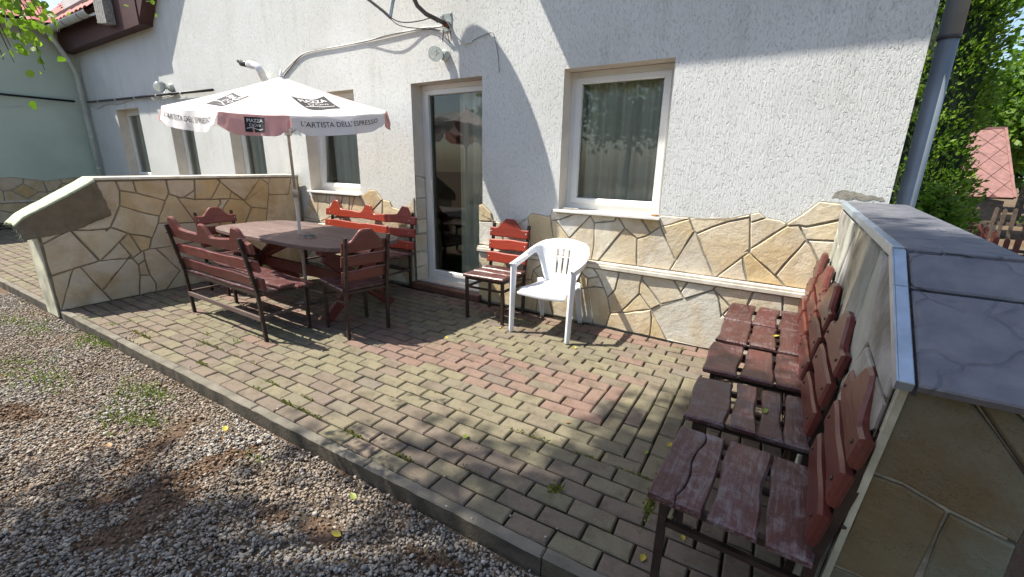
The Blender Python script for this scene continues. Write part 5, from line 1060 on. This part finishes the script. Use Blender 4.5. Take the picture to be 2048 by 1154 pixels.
# roof plane rises away from the camera
e0, e1, zt0, zt1 = 0.0, 2.0, 1.38, 3.04
def rp(u, v, o=0): return Vector((x0+(x1-x0)*u, e0+(e1-e0)*v, zt0+(zt1-zt0)*v))+Vector((0, -.639, .769))*o
b = MB(); b.quad(rp(0, 0), rp(1, 0), rp(1, 1), rp(0, 1)); b.quad(rp(0, 0, -.04), rp(1, 0, -.04), rp(1, 1, -.04), rp(0, 1, -.04)); b.quad(rp(0, 0), rp(1, 0), rp(1, 0, -.04), rp(0, 0, -.04)); b.quad(rp(1, 0), rp(1, 1), rp(1, 1, -.04), rp(1, 0, -.04)); shr = shq(b, 'roof', MT['brownwood'])
du, dvv = .30, .125
for r_ in range(-1, 9):
    for c_ in range(-1, 5):
        cu = (c_+(.5 if r_ % 2 else 0))*du; cv = r_*dvv+.04
        poly = [(cu, cv-dvv), (cu+du/2, cv), (cu, cv+dvv), (cu-du/2, cv)]; q = []
        clipp = poly
        for ax_i, lim, sg in ((0, 0, 1), (0, 1, -1), (1, 0, 1), (1, 1, -1)):
            out = []
            for k in range(len(clipp)):
                A, B_ = clipp[k-1], clipp[k]; da, db = (A[ax_i]-lim)*sg, (B_[ax_i]-lim)*sg
                if (da >= 0) != (db >= 0): t = da/(da-db); out.append((A[0]+(B_[0]-A[0])*t, A[1]+(B_[1]-A[1])*t))
                if db >= 0: out.append(B_)
            clipp = out
            if len(clipp) < 3: break
        if len(clipp) < 3 or abs(area(clipp)) < .002: continue
        pc_ = (sum(z[0] for z in clipp)/len(clipp), sum(z[1] for z in clipp)/len(clipp)); clipp = [(pc_[0]+(z[0]-pc_[0])*.975, pc_[1]+(z[1]-pc_[1])*.975) for z in clipp]
        b = MB(); k1 = b.add([rp(*z, .004+.02*(1-(z[1]-cv+dvv)/(2*dvv))) for z in clipp]); k0 = b.add([rp(*z, .001) for z in clipp]); n_ = len(clipp)
        b.face(tuple(range(k1, k1+n_)))
        for k in range(n_): b.face((k0+k, k0+(k+1) % n_, k1+(k+1) % n_, k1+k))
        b.build('shingle', MT['shingle'], shr)
shq(MB().bar([rp(1, 0, .02), rp(1, 1, .02)], .05), 'verge', MT['shingle']); shq(MB().bar([rp(0, 1, .02), rp(1, 1, .02)], .06), 'ridge', MT['shingle'])
def fence(name, label, a, c, n, h, w, mat, arch=0, seed=0, rails=(.25, .7)):
    t = empty(name, a); tag(t, label, 'fence'); rr = random.Random(seed); d = Vector(c)-Vector(a); an = math.atan2(d.y, d.x); L = math.hypot(d.x, d.y); t.rotation_euler = (0, 0, an)
    for i in range(n):
        x = L*(i+.5)/n; hh = h+arch*math.sin(PI*(i+.5)/n)+rr.uniform(-.015, .015)
        p = [(-w/2, 0), (w/2, 0), (w/2, hh-w*.5), (0, hh), (-w/2, hh-w*.5)]
        o = MB().slab(p, .02, .002, Matrix(((1, 0, 0, x), (0, 0, -1, 0), (0, 1, 0, 0), (0, 0, 0, 1))) @ Matrix.Rotation(rr.gauss(0, .02), 4, 'Z')).build('picket', MT[mat], t)
    for z in rails: MB().box((0, .004, h*z), (L, .035, h*z+.06), 0, .003).build('rail', MT[mat], t)
    return t
fence('picket_fence', 'red-brown picket gate with a rounded top below the shed', (2.1, 10.05, -.4), (2.76, 9.95, -.4), 8, .94, .062, 'fence', .16, 1)
fence('picket_fence', 'red-brown picket fence continuing right of the rounded gate', (2.45, 9.0, -.4), (5.2, 8.4, -.75), 28, .98, .06, 'fence', 0, 2)
fence('picket_fence', 'weathered grey picket fence standing in front of the shed', (2.3, 12.5, -.4), (6.2, 12.0, -.8), 26, 1.2, .06, 'fence_grey', 0, 3, (.3, .72))
# ------------------------------------------------------------------ weeds, moss, leaves
def blades(name, spots, per, h, seed, mat, label, cat, z=GZ):
    g = np.random.default_rng(seed); P = []; D = []
    for x, y, r_, k in spots:
        n_ = int(per*k); q = g.normal(0, r_*.5, (n_, 2)); P.append(np.stack([x+q[:, 0]*1.6, y+q[:, 1]*.7, np.full(n_, z-.01)], 1)); D.append(np.stack([g.normal(0, .5, n_), g.normal(0, .5, n_), np.full(n_, 1.6)], 1))
    o = leaf_cloud(name, np.concatenate(P), np.concatenate(D), h, mat, None, seed, .16, -.2); tag(o, label, cat, kind='stuff'); return o
blades('grass_tufts', [(-5.0, .99, .16, 1), (-4.78, 1.03, .1, .7), (-3.62, .88, .17, 1), (-3.42, .93, .1, .7), (-3.3, .70, .16, .9), (-3.1, .78, .1, .5), (-4.75, .52, .28, 1.1), (-4.3, .60, .2, .9), (-5.7, .80, .2, .6), (-6.2, .75, .2, .6), (-2.2, .95, .06, .15)], 150, .038, 61, 'grass', 'short green grass tufts growing through the gravel', 'grass')
blades('joint_weeds', [(-5.05, 1.18, .05, .5), (-4.1, 1.55, .05, .3), (-3.75, 1.62, .04, .25), (-3.95, 1.42, .05, .25)], 55, .035, 62, 'grass', 'small weeds growing in the paving joints', 'weeds', 0)
g = np.random.default_rng(63); P = []
def mossline(u0, u1, v, n_, sp=.05):
    for k in range(n_):
        uu = u0+(u1-u0)*g.random()
        if mnoise.noise((uu*.55, v*3.1, 0)) < .12: continue
        w = pav(uu, v+g.normal(0, sp*1.4), g.uniform(-.008, .004)); P.append(tuple(w))
mossline(-38, -25, -11, 900); mossline(-33, -14, -11, 1100); mossline(-22, -12, -10, 420); mossline(-14, -3, -11, 500); mossline(-6, 6, -10, 200, .04); mossline(-30, -20, -9, 300); mossline(2, 6, -8.5, 200, .25); mossline(-45, -38, -10, 200); mossline(-2, 8, -6, 220, .05); mossline(-10, 2, 10, 220, .1); mossline(0, 10, 11, 260, .12)
for k in range(380):
    w = pav(6.95+g.normal(0, .09), -7.2+g.normal(0, .9), g.uniform(-.008, .003)); P.append(tuple(w))
for k in range(180):
    w = pav(3.0+g.normal(0, .18), -9.0+g.normal(0, .22), g.uniform(-.008, .003)); P.append(tuple(w))
P = np.array(P); o = leaf_cloud('moss', P, np.tile(np.array([[0, 0, .6]]), (len(P), 1)), .013, 'moss', None, 64, .8, 0); tag(o, 'yellow-green moss along the paving joints', 'moss', kind='stuff')
# crumbs and grit on the paving
P = []
for k in range(420):
    x = g.uniform(-5.8, .1); y = g.uniform(1.3, 3.7); P.append((x, y, .002))
for k in range(60): P.append((-4.55+g.normal(0, .12), 1.27+g.normal(0, .05), .004))
P = np.array(P); o = leaf_cloud('leaf_litter', P, np.tile(np.array([[.4, .2, .12]]), (len(P), 1)), .014, 'brownleaf', None, 65, .7, 0)
tag(o, 'tiny dry leaf crumbs scattered over the paving', 'leaf litter', kind='stuff')
gp = np.random.default_rng(9); b = MB()
for k in range(70):
    x = -4.6+gp.normal(0, .16) if k < 45 else gp.uniform(-5.6, -.6); y = kerb_y(x)+abs(gp.normal(.05, .05)) if k < 45 else kerb_y(x)+gp.uniform(-.05, .12); r_ = gp.uniform(.004, .009)
    b.lathe([(r_*.3, -.001), (r_, r_*.35), (r_*.75, r_*.8), (r_*.1, r_)], (x, y, 0), 6, axis=(gp.normal(0, .2), gp.normal(0, .2), 1))
tag(b.build('strewn_pebbles', MT['pebble']), 'stray pebbles kicked up onto the kerb and paving edge', 'pebbles', kind='stuff')
def fallen(label, x, y, z, mat, s=.045, seed=0):
    s = s*.82
    rr = random.Random(seed); a = rr.uniform(0, 6); N = 9; b = MB()
    def f(u, v):
        t = u; w = math.sin(PI*min(1, t*.94+.05))**.8*(1-.25*t)*.36; yv = (v-.5)*2*w
        return (t*s-s/2, yv*s, .004+.25*s*abs(v-.5)*math.sin(PI*t)+.12*s*t*t)
    b.grid(f, N, 4); b.tube([(-s*.5, 0, .005), (-s*.75, .004, .008)], .0008, 4)
    o = b.build('fallen_leaf', MT[mat]); o.location = (x, y, z); o.rotation_euler = (0, 0, a); tag(o, label, 'leaf', 'fallen leaves'); return o
for i, a in enumerate((('yellow leaf on the paving left of the second nearest right-hand chair', -.37, 2.22, 0, 'yellowleaf', .05), ('pale leaf on the paving just left of the yellow leaf by the right-hand chairs', -.46, 2.08, 0, 'greenleaf', .042), ('orange-brown leaf in the middle of the paving beside the red pavers', -.93, 2.10, 0, 'brownleaf', .035), ('yellow leaf on the paving at the bottom edge of the picture', -.28, 1.42, 0, 'yellowleaf', .05), ('small yellow-green leaf on the paving under the nearest right-hand chair', -.17, 1.61, 0, 'yellowleaf', .036), ('yellow-green leaf on the paving near the middle of the kerb', -1.34, 1.65, 0, 'greenleaf', .05), ('small yellow leaf in the parasol shadow near the patio door', -2.38, 2.68, 0, 'yellowleaf', .045), ('pale yellow leaf on the dirt of the gravel, near the bottom edge', -1.41, .86, GZ+.022, 'yellowleaf', .055), ('yellow leaf on the gravel beside the kerb at the left', -2.60, .98, GZ+.02, 'yellowleaf', .06), ('green leaf on the gravel beside the kerb, centre', -1.53, 1.04, GZ+.024, 'greenleaf', .055), ('curled green leaf on the seat of the second nearest right-hand chair', .03, 2.02, .453, 'greenleaf', .05), ('yellow leaf on the seat of the second farthest right-hand chair', .03, 3.06, .453, 'yellowleaf', .045), ('yellow leaf at the foot of the white plastic chair, left front leg', -2.13, 3.14, 0, 'yellowleaf', .05), ('yellow leaf at the foot of the white plastic chair, right front leg', -1.36, 3.13, 0, 'yellowleaf', .05), ('brown leaf on the gravel far left of the carpet', -2.95, .55, GZ+.022, 'brownleaf', .05))):
    fallen(*a, seed=i+3)
tg = MB().tube([(-4.05, .52, GZ+.012), (-3.8, .60, GZ+.02), (-3.5, .66, GZ+.014), (-3.3, .69, GZ+.012)], [.003, .003, .0025, .0015], 6).build('twig', MT['bark']); tag(tg, 'thin grey twig lying on the gravel at the left', 'twig')
bp = MB().slab([(-.10, -.02), (.11, -.035), (.10, -.012), (-.06, .05)], .022, .003).build('broken_paver', MT['pav_r']); bp.location = (-2.33, 3.42, .001); bp.rotation_euler = (0, 0, R(-20)); tag(bp, 'broken triangular paver piece lying under the bright red chair by the door', 'paver piece')
